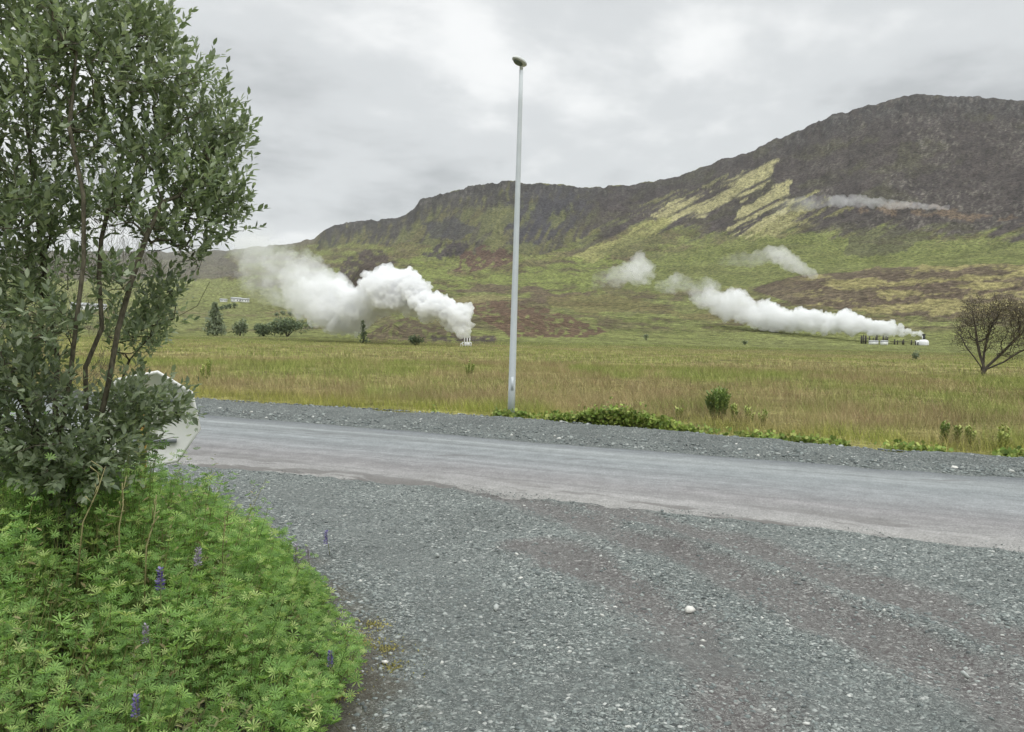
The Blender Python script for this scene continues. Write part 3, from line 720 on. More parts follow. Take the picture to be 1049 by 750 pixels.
# ------------------------------------------------------------------ field grass and verge
def grass_mat():
    t = NT('field_grass'); g = t.node('ShaderNodeNewGeometry'); p = g.outputs['Position']
    zz = t.attr('tipness').outputs['Fac']
    rnd = g.outputs['Random Per Island']
    green = t.ramp(rnd, [(0.0, tuple(lin(108, 126, 62, .85))), (0.5, tuple(lin(142, 152, 80, .85))), (1.0, tuple(lin(178, 178, 110, .85)))])
    red = t.ramp(rnd, [(0.0, tuple(lin(150, 108, 92, .85))), (0.5, tuple(lin(172, 138, 118, .85))), (1.0, tuple(lin(196, 174, 142, .85)))])
    patch = t.attr('red').outputs['Fac']
    n2 = t.ramp(t.noise(0.8, 4, 0.6), [(0.3, 0.5), (0.7, 1.0)])
    f = t.math('MULTIPLY', t.math('MULTIPLY', patch, n2), t.math('ADD', 0.35, t.math('MULTIPLY', zz, 0.75)), True)
    c = t.mix(f, green, red)
    c = t.mix(t.math('MULTIPLY', t.attr('verge').outputs['Fac'], 0.75), c, t.ramp(rnd, [(0.0, tuple(lin(128, 146, 58, .85))), (1.0, tuple(lin(190, 184, 92, .85)))]))
    c = t.mix(1.0, c, t.ramp(t.noise(0.55, 5, 0.65, stretch=(0.5, 1.2, 1)), [(0.34, 0.72), (0.66, 1.28)]), 'MULTIPLY')
    b = t.bsdf(0.8, 0.1); t.link(c, b.inputs['Base Color'])
    tr = t.node('ShaderNodeBsdfTranslucent'); t.link(c, tr.inputs['Color']); soft_normal(t, g, b, tr, 0.75)
    mx = t.node('ShaderNodeMixShader'); mx.inputs[0].default_value = 0.3
    t.link(b.outputs[0], mx.inputs[1]); t.link(tr.outputs[0], mx.inputs[2]); t.link(mx.outputs[0], t.out.inputs['Surface'])
    return t.m
def grass():
    rg = np.random.default_rng(21); P = []; H = []; Wd = []
    for (r0, r1, n, w) in ((14, 30, 170000, 0.006), (30, 62, 190000, 0.011), (62, 200, 190000, 0.030)):
        r = np.sqrt(rg.uniform(r0 * r0, r1 * r1, n)); a = np.radians(rg.uniform(-44, 44, n))
        X, Y = r * np.sin(a), r * np.cos(a); k = Y > y_sh(X) + 0.12 + 0.3 * (fbm(X / 0.8, Y / 0.8, 103, 3) - 0.3)
        X, Y, r = X[k], Y[k], r[k]
        dens = fbm(X / 1.4, Y / 1.4, 101, 3); k = rg.random(len(X)) < 0.35 + sstep(0.3, 0.65, dens); X, Y, r = X[k], Y[k], r[k]
        P.append(np.stack([X, Y], 1)); h = (0.16 + 0.34 * rg.random(len(X)) ** 1.6) * (0.7 + 0.7 * fbm(X / 3, Y / 3, 102, 3))
        h *= 0.55 + 0.45 * sstep(0.1, 1.6, Y - y_sh(X)); h *= 1 - 0.45 * sstep(60, 150, r)
        H.append(h); Wd.append(np.full(len(X), w))
    P = np.concatenate(P); H = np.concatenate(H); Wd = np.concatenate(Wd); n = len(P)
    i = np.clip(np.searchsorted(CX, np.arctan2(P[:, 0], P[:, 1])), 0, len(CX) - 1); j = np.clip(np.searchsorted(RR, np.hypot(P[:, 0], P[:, 1])), 0, len(RR) - 1)
    Z = np.minimum(Zt[i, j], 0.4)
    Z = np.where(P[:, 1] - y_sh(P[:, 0]) < 1.0, -0.06, Z)
    th = rg.uniform(0, 2 * np.pi, n); dx = np.stack([np.cos(th), np.sin(th), th * 0], 1) * (Wd / 2)[:, None]
    ln = rg.normal(0, 0.42, (n, 2)) * H[:, None] + np.array([-0.10, 0.02]) * H[:, None]
    base = np.concatenate([P, Z[:, None]], 1)
    midp = base + np.concatenate([ln * 0.35, (H * 0.55)[:, None]], 1); tip = base + np.concatenate([ln, H[:, None]], 1)
    V = np.stack([base - dx, base + dx, midp + dx * 0.8, midp - dx * 0.8, tip], 1).reshape(-1, 3)
    o = np.arange(n)[:, None] * 5
    ver = sstep(3.6, 1.0, P[:, 1] - y_sh(P[:, 0]) + (fbm(P[:, 0] / 1.5, P[:, 1] / 1.5, 104, 3) - 0.5) * 3.0)
    aa = np.arctan2(P[:, 0], P[:, 1]); rr = np.hypot(P[:, 0], P[:, 1])
    red = 0.5 * fbm(aa * 7, np.log(rr) * 9, 105, 4) + 0.3 * fbm(aa * 22, np.log(rr) * 26, 106, 3) + 0.2 * fbm(P[:, 0] / 2.5, P[:, 1] / 1.5, 107, 3)
    red = 0.95 * sstep(0.46, 0.56, red + 0.10 * np.exp(-((np.log(rr) - np.log(29)) / 0.32) ** 2) - 0.07 * sstep(55, 90, rr) + 0.03 * (aa > 0.1))
    mesh = mesh_np('field_grass', V, [o + np.array([0, 1, 2, 3]), o + np.array([3, 2, 4])], grass_mat(), smooth=False,
                   attrs={'tipness': np.tile([0, 0, .6, .6, 1.0], n), 'verge': ver.repeat(5), 'red': red.repeat(5)})
    tag(mesh, kind='stuff')
grass()

def leaf_cloud(name, P, size, mat, rg, parent=None, template=(DIA_V, DIA_F), upbias=0.6, smooth=True):
    n = len(P); d = norm(rg.normal(size=(n, 3)) + np.array([0, 0, upbias])); u = norm(rg.normal(size=(n, 3)) + np.array([0, 0, 0.8]))
    V, fs = instance(template[0], template[1], P, frames_from(d, u), size)
    return mesh_np(name, V, fs, mat, parent, smooth)

# bright low leafy plants along the field edge: one mass
M_VERGE = leaf_mat('verge_leaf', [(0.0, tuple(lin(110, 138, 56, 1.0))), (0.5, tuple(lin(146, 168, 76, 1.0))), (1.0, tuple(lin(180, 186, 104, 1.0)))], transl=0.4, up=.7)
rg = np.random.default_rng(31)
n = 9000; xs = np.concatenate([rg.normal(2.6, 0.8, n // 2), rg.uniform(-3, 12, n // 2)]); k = rg.random(n) < np.where(np.arange(n) < n // 2, 1.0, sstep(0.45, 0.6, fbm(xs / 0.8, xs * 0, 111, 3)))
xs = xs[k]; ys = y_sh(xs) + 0.16 + np.abs(rg.normal(0, 0.26, len(xs)))
zs = np.abs(rg.normal(0, 0.13, len(xs))) * (0.5 + np.exp(-((xs - 2.6) / 0.9) ** 2)) + 0.05
tag(leaf_cloud('verge_weeds', np.stack([xs, ys, zs], 1), rg.uniform(0.05, 0.12, len(xs)), M_VERGE, rg, None, (LEAF_V * np.array([2.2, 1, .6]), LEAF_F), upbias=0.1), kind='stuff')
# yellow moss tufts on the gravel beside the thicket
M_MOSS = leaf_mat('moss', [(0.0, tuple(lin(132, 130, 66, 1.4))), (1.0, tuple(lin(190, 180, 100, 1.4)))], transl=0.2, up=.6)
cen = np.array([gnd(px, py)[:2] for px, py in ((345, 668), (362, 655), (330, 690), (316, 720), (340, 715), (405, 684), (383, 640), (372, 660), (300, 742), (395, 665), (322, 702), (352, 690))])
cc = cen[rg.integers(0, len(cen), 2600)] + rg.normal(0, 1, (2600, 2)) * rg.choice([.03, .06, .11], (2600, 1))
tag(leaf_cloud('moss_tufts', np.concatenate([cc, np.abs(rg.normal(0, 0.006, (2600, 1)))], 1), rg.uniform(0.010, 0.030, 2600), M_MOSS, rg, upbias=0.5), kind='stuff')

# ------------------------------------------------------------------ branching growth shared by all trees
def grow(stems, pts, alpha=0.35, step=0.18, sag=0.12, rg=None):
    """stems: list of polylines (the first starts at the base; each begins on the base point). Returns pos, parent."""
    pos = []; par = []; pl = []
    for s in stems:
        prev = -1 if not pos else 0
        for k, p in enumerate(s):
            p = np.array(p, float)
            if k == 0 and pos: continue
            par.append(prev); pos.append(p); pl.append(0 if prev < 0 else pl[prev] + np.linalg.norm(p - pos[prev])); prev = len(pos) - 1
    pts = np.asarray(pts, float); n = len(pts); best = np.full(n, 1e9); who = np.zeros(n, int); done = np.zeros(n, bool)
    def relax(i):
        d = np.linalg.norm(pts - pos[i], axis=1) + alpha * pl[i]
        low = pts[:, 2] < pos[i][2] - 0.05
        d = d + np.where(low, 0.6 * (pos[i][2] - pts[:, 2]), 0)
        m = d < best; best[m] = d[m]; who[m] = i
    for i in range(1, len(pos)): relax(i)
    tips = np.zeros(n, int)
    for _ in range(n):
        k = int(np.argmin(np.where(done, 1e9, best))); done[k] = True; i = who[k]
        a, b2 = pos[i], pts[k]; L = np.linalg.norm(b2 - a); m = max(1, int(L / step))
        d0 = (a - pos[par[i]]) if par[i] >= 0 else np.array([0, 0, 1.0]); d0 = d0 / (np.linalg.norm(d0) + 1e-9)
        for q in range(1, m + 1):
            f = q / m; p = a * (1 - f) + b2 * f + d0 * L * sag * 4 * f * (1 - f) * 0.6
            if q < m and rg is not None: p = p + rg.normal(0, 0.035 * step, 3)
            par.append(i); pos.append(p); pl.append(pl[i] + np.linalg.norm(p - pos[i])); i = len(pos) - 1; relax(i)
        tips[k] = i
    return np.array(pos), np.array(par), tips

def limbs_mesh(mb, pos, par, rtip, rmax, expo=2.3, sides=(7, 4), rmin_sides=0.012):
    n = len(pos); w = np.zeros(n); ch = [[] for _ in range(n)]
    for i in range(n - 1, -1, -1):
        if not ch[i]: w[i] = max(w[i], 1.0)
        if par[i] >= 0: w[par[i]] += w[i]; ch[par[i]].append(i)
    r = np.minimum(rtip * w ** (1 / expo), rmax)
    started = [(0, None)]
    while started:
        i, frm = started.pop(); chain = [] if frm is None else [frm]
        chain.append(i)
        while ch[i]:
            c = sorted(ch[i], key=lambda k: -w[k]); started += [(k, i) for k in c[1:]]; i = c[0]; chain.append(i)
        if len(chain) < 2: continue
        rad = r[chain].copy()
        if frm is not None: rad[0] = rad[1]
        mb.tube(pos[chain], rad, sides[0] if rad.max() > rmin_sides else sides[1], cap=False)
    return r

def shoots(mb, pos, par, idx, rg, length, nleaf, leaf, up=0.5, spread=0.8, out_from=None, jit=0.6):
    """leafy end shoots at nodes idx; returns leaf frames."""
    LP = []; LD = []; LU = []; LS = []
    for i in idx:
        d = pos[i] - pos[par[i]]; d = d / (np.linalg.norm(d) + 1e-9)
        o = (pos[i] - out_from) if out_from is not None else d; o = o / (np.linalg.norm(o) + 1e-9)
        s = d * 0.6 + o * 0.5 * spread + np.array([0, 0, up]) + rg.normal(0, jit * 0.5, 3); s /= np.linalg.norm(s)
        L = rg.uniform(*length); bend = rg.normal(0, 0.12, 3) * L + np.array([0, 0, 0.12 * L])
        ts = np.linspace(0, 1, 4)[:, None]; path = pos[i] + s * L * ts + bend * ts ** 2
        if mb is not None: mb.tube(path, np.linspace(0.0022, 0.0009, 4), 3, cap=False)
        m = rg.integers(*nleaf); tt = np.linspace(0.08, 1.0, m) ; ph = rg.uniform(0, 6.28) + np.arange(m) * 2.4
        a = np.cross(s, [0.3, 0.2, 0.9]); a /= np.linalg.norm(a); b2 = np.cross(s, a)
        rad = np.cos(ph)[:, None] * a + np.sin(ph)[:, None] * b2
        ang = np.radians(rg.uniform(35, 70, m) - 25 * tt)
        d_ = np.cos(ang)[:, None] * s + np.sin(ang)[:, None] * rad
        LP.append(pos[i] + s * L * tt[:, None] + bend * (tt ** 2)[:, None]); LD.append(d_); LU.append(s * 0.6 + np.array([0, 0, 0.7]) - rad * 0.1 + rg.normal(0, .3, (m, 3)))
        LS.append(rg.uniform(*leaf, m) * (1 - 0.35 * np.abs(tt - 0.5)))
    return np.concatenate(LP), np.concatenate(LD), np.concatenate(LU), np.concatenate(LS)

# ------------------------------------------------------------------ the willow at the left
M_BARK = bark_mat('willow_bark', tuple(lin(70, 66, 56, 1.5)), tuple(lin(140, 134, 116, 1.5)), 45)
M_WILLOW = leaf_mat('willow_leaf', [(0.0, tuple(lin(92, 104, 82, .82))), (0.5, tuple(lin(114, 126, 100, .82))), (0.85, tuple(lin(134, 144, 118, .82))), (1.0, tuple(lin(160, 168, 146, .82)))], rough=0.45, transl=0.45, spec=0.5, up=.15)
def willow():
    rg = np.random.default_rng(5); D = 5.9
    base = at(70, 520, D); base[2] = 0.0
    def q(px, py, dy): p = at(px, py, D + dy); return p
    root = thing('willow_tree', 'large leafy grey-green willow with several leaning stems, standing in the lupine thicket', 'tree', base)
    B = q(72, 500, 0); b0 = base
    stems = [[b0, B, q(84, 440, -.05), q(92, 380, -.1), q(96, 330, -.1), q(102, 285, -.1), (q(112, 240, 0)), q(120, 190, .1), q(128, 140, .1), q(132, 90, .15)],
             [b0, q(74, 500, .1), q(96, 455, .2), q(120, 410, .3), (q(140, 370, .35)), q(165, 338, .4), q(186, 322, .4), q(202, 305, .4), q(216, 293, .4)],
             [b0, q(66, 500, .1), q(60, 440, .3), q(50, 370, .5), q(42, 300, .6), q(36, 230, .6), q(30, 160, .5), q(26, 90, .5), q(24, 20, .4)],
             [b0, q(62, 505, -.1), q(36, 440, -.3), q(12, 380, -.5), q(-10, 310, -.6), q(-30, 230, -.6), q(-46, 150, -.5), q(-60, 60, -.4)],
             [b0, q(78, 500, -.1), q(104, 440, -.25), q(112, 390, -.35), q(110, 330, -.4), q(126, 280, -.4), q(146, 238, -.35), q(172, 208, -.3), q(196, 190, -.25)],
             [b0, q(72, 508, -.05), q(64, 450, -.3), q(70, 390, -.5), q(76, 330, -.6), q(80, 270, -.6), q(74, 200, -.6), q(70, 130, -.5), q(72, 60, -.4)],
             [b0, q(86, 498, .0), q(120, 470, -.1), q(150, 452, -.15), q(178, 445, -.15)]]
    stems = [[np.array(p) + (rg.normal(0, .03, 3) if k > 0 else 0) for k, p in enumerate(s)] for s in stems]
    # foliage masses: (px, py, depth offset, radius x px, radius z px, depth radius m, count)
    lobes = [(62, 60, 0, 80, 50, .9, 135), (130, 75, 0, 60, 50, .8, 128), (186, 112, 0, 46, 50, .6, 112), (222, 150, 0, 30, 40, .45, 85), (205, 195, -.1, 42, 36, .5, 110), (228, 222, -.1, 28, 26, .4, 60),
             (150, 170, 0, 50, 42, .8, 84), (90, 140, .1, 70, 44, .9, 115), (20, 110, .1, 70, 70, .9, 130), (14, 220, 0, 56, 54, .8, 150), (-60, 130, 0, 60, 130, .9, 150), (-60, 330, 0, 60, 130, .9, 150),
             (72, 226, .3, 50, 30, .6, 70), (165, 236, -.2, 44, 24, .4, 60), (196, 262, -.2, 20, 18, .3, 20), (166, 318, .2, 20, 28, .4, 44), (140, 345, .2, 34, 26, .4, 60), (70, 340, .4, 30, 24, .4, 26), (92, 285, .3, 34, 22, .5, 22), (22, 300, .3, 44, 50, .6, 110),
             (16, 385, -.2, 46, 50, .6, 150), (138, 418, -.1, 30, 24, .4, 60), (110, 438, -.1, 46, 26, .5, 84), (36, 462, -.3, 66, 36, .6, 150), (-30, 430, -.3, 50, 50, .6, 80), (118, 296, -.5, 22, 18, .3, 16), (50, 330, -.6, 26, 34, .3, 26), (44, 412, -.6, 34, 26, .3, 30), (118, 212, -.5, 40, 24, .4, 34), (66, 486, -.45, 56, 18, .4, 90), (110, 470, -.4, 30, 14, .3, 40), (176, 428, -.1, 18, 12, .25, 16), (70, 20, 0, 90, 40, .9, 130), (150, 34, 0, 34, 22, .4, 56), (55, -70, 0, 110, 60, 1., 160), (-10, -10, 0, 70, 60, .9, 100)]
    pts = []
    for (px, py, dy, rx, rz, ry, n) in lobes:
        v = norm(rg.normal(size=(n, 3))) * (rg.random((n, 1)) ** 0.45)
        for a, b2, c2 in v:
            pts.append(at(px + a * rx, py + c2 * rz, D + dy + b2 * ry))
    pts = np.array(pts)
    pts = pts[pts[:, 2] > 0.65]
    pos, par, tips = grow(stems, pts, 0.07, 0.15, 0.10, rg)
    ns = sum(len(q_) for q_ in stems); mids = np.arange(ns, len(pos)); mids = mids[rg.random(len(mids)) < 0.16]; tips = np.concatenate([tips, np.setdiff1d(mids, tips)])
    mb = MB(); limbs_mesh(mb, pos - base, par, 0.0019, 0.036, 2.4)
    LP, LD, LU, LS = shoots(mb, pos, par, tips, rg, (0.10, 0.26), (8, 14), (0.044, 0.08), up=0.55, out_from=base + np.array([0, 0, 1.6]))
    # a few leaves along the thinner twigs too
    mb.build('trunk', M_BARK, root, smooth=True)
    V, fs = instance(LEAF_V * np.array([1.15, 1, 1.2]), LEAF_F, LP - base, frames_from(LD, LU), LS)
    mesh_np('crown', V, fs, M_WILLOW, root)
    # one long bare twig reaching out to the right
    return root
willow()

# ------------------------------------------------------------------ lupine thicket
M_LUP = leaf_mat('lupine_leaf', [(0.0, tuple(lin(90, 120, 64, .8))), (0.4, tuple(lin(112, 144, 78, .8))), (0.8, tuple(lin(136, 165, 92, .8))), (1.0, tuple(lin(170, 182, 118, .8)))], rough=0.6, transl=0.42, up=.2)
M_LSTEM = leaf_mat('lupine_stem', [(0.0, tuple(lin(110, 130, 66))), (1.0, tuple(lin(150, 150, 92)))], transl=0.0)
def on_thicket(px, py, lift=0.10):
    d = rays(px, py); d = d / math.hypot(d[0], d[1]); r = 1.8
    while r < 8:
        p = ORIG + d * r; sv = poly_sd(p[None, :2], TH_POLY)
        hh = float(th_height(sv, p[:1], p[1:2])[0]) if sv[0] > 0.02 else 0.2 * (sv[0] > -.2)
        if p[2] <= hh + lift: return r
        r += 0.02
    return r
def th_height(sdv, X, Y):
    return 0.28 + 0.74 * sstep(0.0, 1.3, sdv) + 0.22 * np.exp(-((X + 3.0) ** 2 + (Y - 5.3) ** 2) / 1.2) + (fbm(X / 0.5, Y / 0.5, 121, 3) - 0.5) * 0.66
def thicket():
    rg = np.random.default_rng(15); N = 7200
    P = np.stack([rg.uniform(-5.6, -0.9, N), rg.uniform(1.3, 9.0, N)], 1); s = poly_sd(P, TH_POLY); P = P[s > 0.02]; s = s[s > 0.02]
    gap = fbm(P[:, 0] / 0.32, P[:, 1] / 0.32, 123, 3); kk = rg.random(len(P)) < 0.42 + sstep(0.32, 0.5, gap); P, s = P[kk], s[kk]
    N = len(P); H = th_height(s, P[:, 0], P[:, 1]) * rg.uniform(0.74, 1.10, N) * np.where(rg.random(N) < .10, 1.22, 1.0)
    # outward lean near the edge
    e = 0.05; gx = poly_sd(P + [e, 0], TH_POLY) - poly_sd(P - [e, 0], TH_POLY); gy = poly_sd(P + [0, e], TH_POLY) - poly_sd(P - [0, e], TH_POLY)
    out = -norm(np.stack([gx, gy, gx * 0], 1)) * np.exp(-s / 0.5)[:, None]
    lean = out * 0.35 + np.concatenate([rg.normal(0, 0.13, (N, 2)), np.zeros((N, 1))], 1)
    mb = MB(); LP = []; LD = []; LU = []; LS = []
    for i in range(N):
        h = H[i]; t_ = np.array([0, .4, .75, 1.0])[:, None]; b0 = np.array([P[i, 0], P[i, 1], -0.02])
        path = b0 + np.array([0, 0, h]) * t_ + lean[i] * h * t_ ** 1.6
        if rg.random() < 0.6: mb.tube(path, np.linspace(.004, .0018, 4), 3, cap=False)
        m = rg.integers(12, 21); tt = 1 - (rg.random(m) ** 1.5) * 0.72; ph = rg.uniform(0, 6.28) + np.arange(m) * 2.4
        rr = rg.uniform(0.02, 0.15, m) * (1.15 - 0.85 * (tt - 0.25))
        c = b0 + np.array([0, 0, h]) * tt[:, None] + lean[i] * h * tt[:, None] ** 1.6
        rad = np.stack([np.cos(ph), np.sin(ph), ph * 0], 1)
        LP.append(c + rad * rr[:, None] + np.array([0, 0, 0.05]) * rg.random((m, 1))); LD.append(rad + rg.normal(0, .2, (m, 3))); LU.append(np.array([0, 0, .8]) + rad * 0.7 + rg.normal(0, .42, (m, 3)) + np.array([0, -.2, 0]))
        LS.append(rg.uniform(0.045, 0.115, m) * rg.choice([.75, 1.0, 1.15]) * (0.66 + 0.34 * sstep(2.2, 4.6, math.hypot(P[i, 0], P[i, 1]))) * (0.75 + 0.35 * (1 - tt)))
    LP, LD, LU, LS = map(np.concatenate, (LP, LD, LU, LS))
    V, fs = instance(PALM_V, PALM_F, LP, frames_from(LD, LU), LS)
    root = mesh_np('lupine_thicket', V, fs, M_LUP, smooth=False); tag(root, kind='stuff')
    o = mb.build('stems', M_LSTEM, root, smooth=True); o['kind'] = 'stuff'
    # olive willowherb shoots and grass blades mixed into the lupines
    LP = []; LD = []; LU = []; LS = []; gb = []
    for i in rg.choice(N, 330, replace=False):
        h = H[i] * rg.uniform(.95, 1.25); b0 = np.array([P[i, 0], P[i, 1], 0]); top = b0 + np.array([rg.normal(0, .10), rg.normal(0, .10), h]); m = 26
        tt = np.linspace(.45, 1, m); c = b0 + (top - b0) * tt[:, None]; ph = np.arange(m) * 2.6 + rg.uniform(0, 6); rad = np.stack([np.cos(ph), np.sin(ph), .45 + ph * 0], 1)
        LP.append(c); LD.append(rad); LU.append(np.array([0, 0, 1.0]) - rad * .2 + rg.normal(0, .2, (m, 3))); LS.append((.085 - .05 * (tt - .45) / .55) * rg.uniform(.8, 1.1, m))
    LP, LD, LU, LS = map(np.concatenate, (LP, LD, LU, LS)); V, fs = instance(LEAF_V * np.array([.8, 1, 1]), LEAF_F, LP, frames_from(LD, LU), LS)
    o = mesh_np('shoots', V, fs, M_OLIVE, root); o['kind'] = 'stuff'
    k = rg.integers(0, N, 2600); h = H[k] * rg.uniform(.8, 1.25, len(k)); th = rg.uniform(0, 6.28, len(k)); dx = np.stack([np.cos(th), np.sin(th), th * 0], 1) * .003
    b0 = np.concatenate([P[k] + rg.normal(0, .05, (len(k), 2)), np.zeros((len(k), 1))], 1); ln = rg.normal(0, .16, (len(k), 3)) * np.array([1, 1, 0]); mp = b0 + ln * .3 + np.array([0, 0, .6]) * h[:, None]; tp = b0 + ln + np.array([0, 0, 1.0]) * h[:, None]
    V = np.stack([b0 - dx, b0 + dx, mp + dx, mp - dx, tp], 1).reshape(-1, 3); q0 = np.arange(len(k))[:, None] * 5
    o = mesh_np('grass_blades', V, [q0 + np.array([0, 1, 2, 3]), q0 + np.array([3, 2, 4])], M_LSTEM, root, False); o['kind'] = 'stuff'
M_OLIVE = leaf_mat('olive_leaf', [(0.0, tuple(lin(104, 112, 72, 1.0))), (0.6, tuple(lin(134, 136, 92, 1.0))), (1.0, tuple(lin(156, 140, 104, 1.0)))], transl=0.3, up=.2)
thicket()

M_PURPLE = leaf_mat('lupine_petal', [(0.0, tuple(lin(88, 70, 150))), (0.6, tuple(lin(128, 108, 190))), (1.0, tuple(lin(180, 168, 220)))], transl=0.2)
M_LILAC = leaf_mat('faded_petal', [(0.0, tuple(lin(150, 130, 170))), (1.0, tuple(lin(214, 206, 220)))], transl=0.2)
def lupine_flower(px, py, r, L, m, label, hstem=0.55):
    r = on_thicket(px, py); rg = np.random.default_rng(int(px * 7 + py)); p = at(px, py, r)
    root = thing('lupine_flower', label, 'flower', (p[0], p[1], max(p[2] - hstem, 0)), 'lupine flowers in the thicket')
    z0 = p[2] - root.location[2]; dx = rg.normal(0, 0.04, 2)
    mb = MB(); mb.tube([(0, 0, 0), (dx[0] * .4, dx[1] * .4, z0 * .6), (dx[0], dx[1], z0 + L * .5)], [.004, .003, .0015], 5); mb.build('stem', M_LSTEM, root, True)
    P = []; Dd = []
    for k in range(9):
        f = k / 8.0; n = 6 if k < 6 else 4
        for a in np.arange(n) / n * 6.283 + k * .5:
            rr = .016 * (1 - .6 * f); P.append((dx[0] + math.cos(a) * rr * .4, dx[1] + math.sin(a) * rr * .4, z0 - L * .5 + L * f)); Dd.append((math.cos(a), math.sin(a), .35 + .5 * f))
    P, Dd = np.array(P), np.array(Dd); n = len(P)
    V, fs = instance(LEAF_V * np.array([1.6, 1, 1.5]), LEAF_F, P, frames_from(Dd, np.tile([0, 0, 1.0], (n, 1)) + rg.normal(0, .3, (n, 3))), rg.uniform(.018, .028, n) * L / .11)
    mesh_np('flower_spike', V, fs, m, root)
for a in [(338, 551, 5.35, .12, M_PURPLE, 'purple lupine spike standing out past the thicket towards the road'),
          (301, 569, 5.2, .15, M_LILAC, 'tall lilac lupine spike near the right edge of the thicket'),
          (319, 567, 5.25, .10, M_LILAC, 'short whitish lupine spike beside the tall lilac one'),
          (166, 592, 3.75, .10, M_PURPLE, 'blue-violet lupine head in the middle of the thicket'),
          (181, 572, 4.1, .09, M_LILAC, 'faded pale lupine head above the blue-violet one'),
          (146, 722, 2.65, .075, M_PURPLE, 'violet lupine head lowest in the thicket, nearest the viewer'),
          (168, 645, 3.2, .085, M_LILAC, 'greyish faded lupine head between the violet and blue-violet heads'),
          (338, 678, 4.05, .08, M_PURPLE, 'small purple lupine spike low beside the moss tufts')]:
    lupine_flower(*a)
# straw-coloured dead stalks sticking out of the thicket
M_STRAW = paint_mat('dry_stalk', lin(176, 168, 118), 0.8, 0, .2, 20)
for (px, py, r, tx, ty, lab) in [(85, 535, 5.0, 108, 478, 'long pale dead stalk leaning right below the willow'), (150, 560, 4.6, 160, 515, 'short upright straw stalk in mid thicket'), (122, 540, 4.9, 126, 500, 'thin straw stalk between the two dead stalks'), (228, 560, 4.7, 230, 525, 'greenish straw stalk in the right half of the thicket')]:
    r = on_thicket(px, py); p, q_ = at(px, py, r), at(tx, ty, r + .05); root = thing('dry_stalk', lab, 'stalk', (p[0], p[1], p[2] - .35), 'dead stalks in the thicket')
    mb = MB(); d = q_ - p; mb.tube([(-d[0] * .5, 0, 0), (0, 0, .35), tuple(d * .55 + np.array([.01, 0, .35])), tuple(d + np.array([0, 0, .35]))], [.005, .004, .003, .0015], 5); mb.build('stem', M_STRAW, root, True)
    mb = MB(); rg = np.random.default_rng(int(px))
    for f in np.linspace(.25, .95, 7):
        b0 = d * f + np.array([0, 0, .35]); s = rg.normal(0, .035, 3); s[2] = abs(s[2]) + .015; mb.tube([b0, b0 + s], [.002, .003], 4)
    mb.build('seed_pods', M_STRAW, root, True)

# ------------------------------------------------------------------ octagonal sign behind the willow
def sign():
    r = 9.0; c = at(151, 431, r); R = 47 / F * r * 1.02
    M_BACK = paint_mat('sign_back', (.74, .74, .71), 0.45, 0, .05, 3); M_CL = paint_mat('clamp_metal', lin(150, 156, 158, 1.4), 0.5, 0, .1, 10); M_YEL = paint_mat('yellow_post', lin(196, 160, 70), 0.5, 0, .15, 8)
    root = thing('road_sign', 'pale octagonal sign back with grey clamp bar, half hidden behind the willow', 'sign', (c[0], c[1], 0))
    cz = c[2]; yaw = math.radians(18)
    n = np.array([math.sin(yaw), -math.cos(yaw), 0]); u = np.array([math.cos(yaw), math.sin(yaw), 0]); up = np.array([0, 0, 1.0])
    a = np.radians(np.arange(8) * 45 + 22.5 + 12)
    ring = lambda rr, d: np.array([u * math.cos(k) * rr + up * (math.sin(k) * rr + cz) + n * d for k in a])
    V = np.concatenate([ring(R, -.012), ring(R, .004), ring(R - .012, .012), ring(R - .03, .012), ring(R - .034, .006)])
    Q = []
    for L in range(4):
        for k in range(8): Q.append((L * 8 + k, L * 8 + (k + 1) % 8, L * 8 + 8 + (k + 1) % 8, L * 8 + 8 + k))
    me = mesh_np('panel', V, [np.array(Q), np.array([list(range(7, -1, -1)), list(range(32, 40))])], M_BACK, root, False)
    mb = MB(); px = 0.0
    mb.tube([(0, 0, -.05), (0, 0, cz + R * .62)], .03, 14); post = mb.build('post', M_YEL, root, True); post.location = n * .05 + u * (-.03)
    for dz in (-.21, .21):
        mb = MB(); cc = n * .024 + u * .05 + up * (cz + dz); mb.box(cc, (.46, .022, .035), yaw); mb.build('clamp', M_CL, root)
sign()

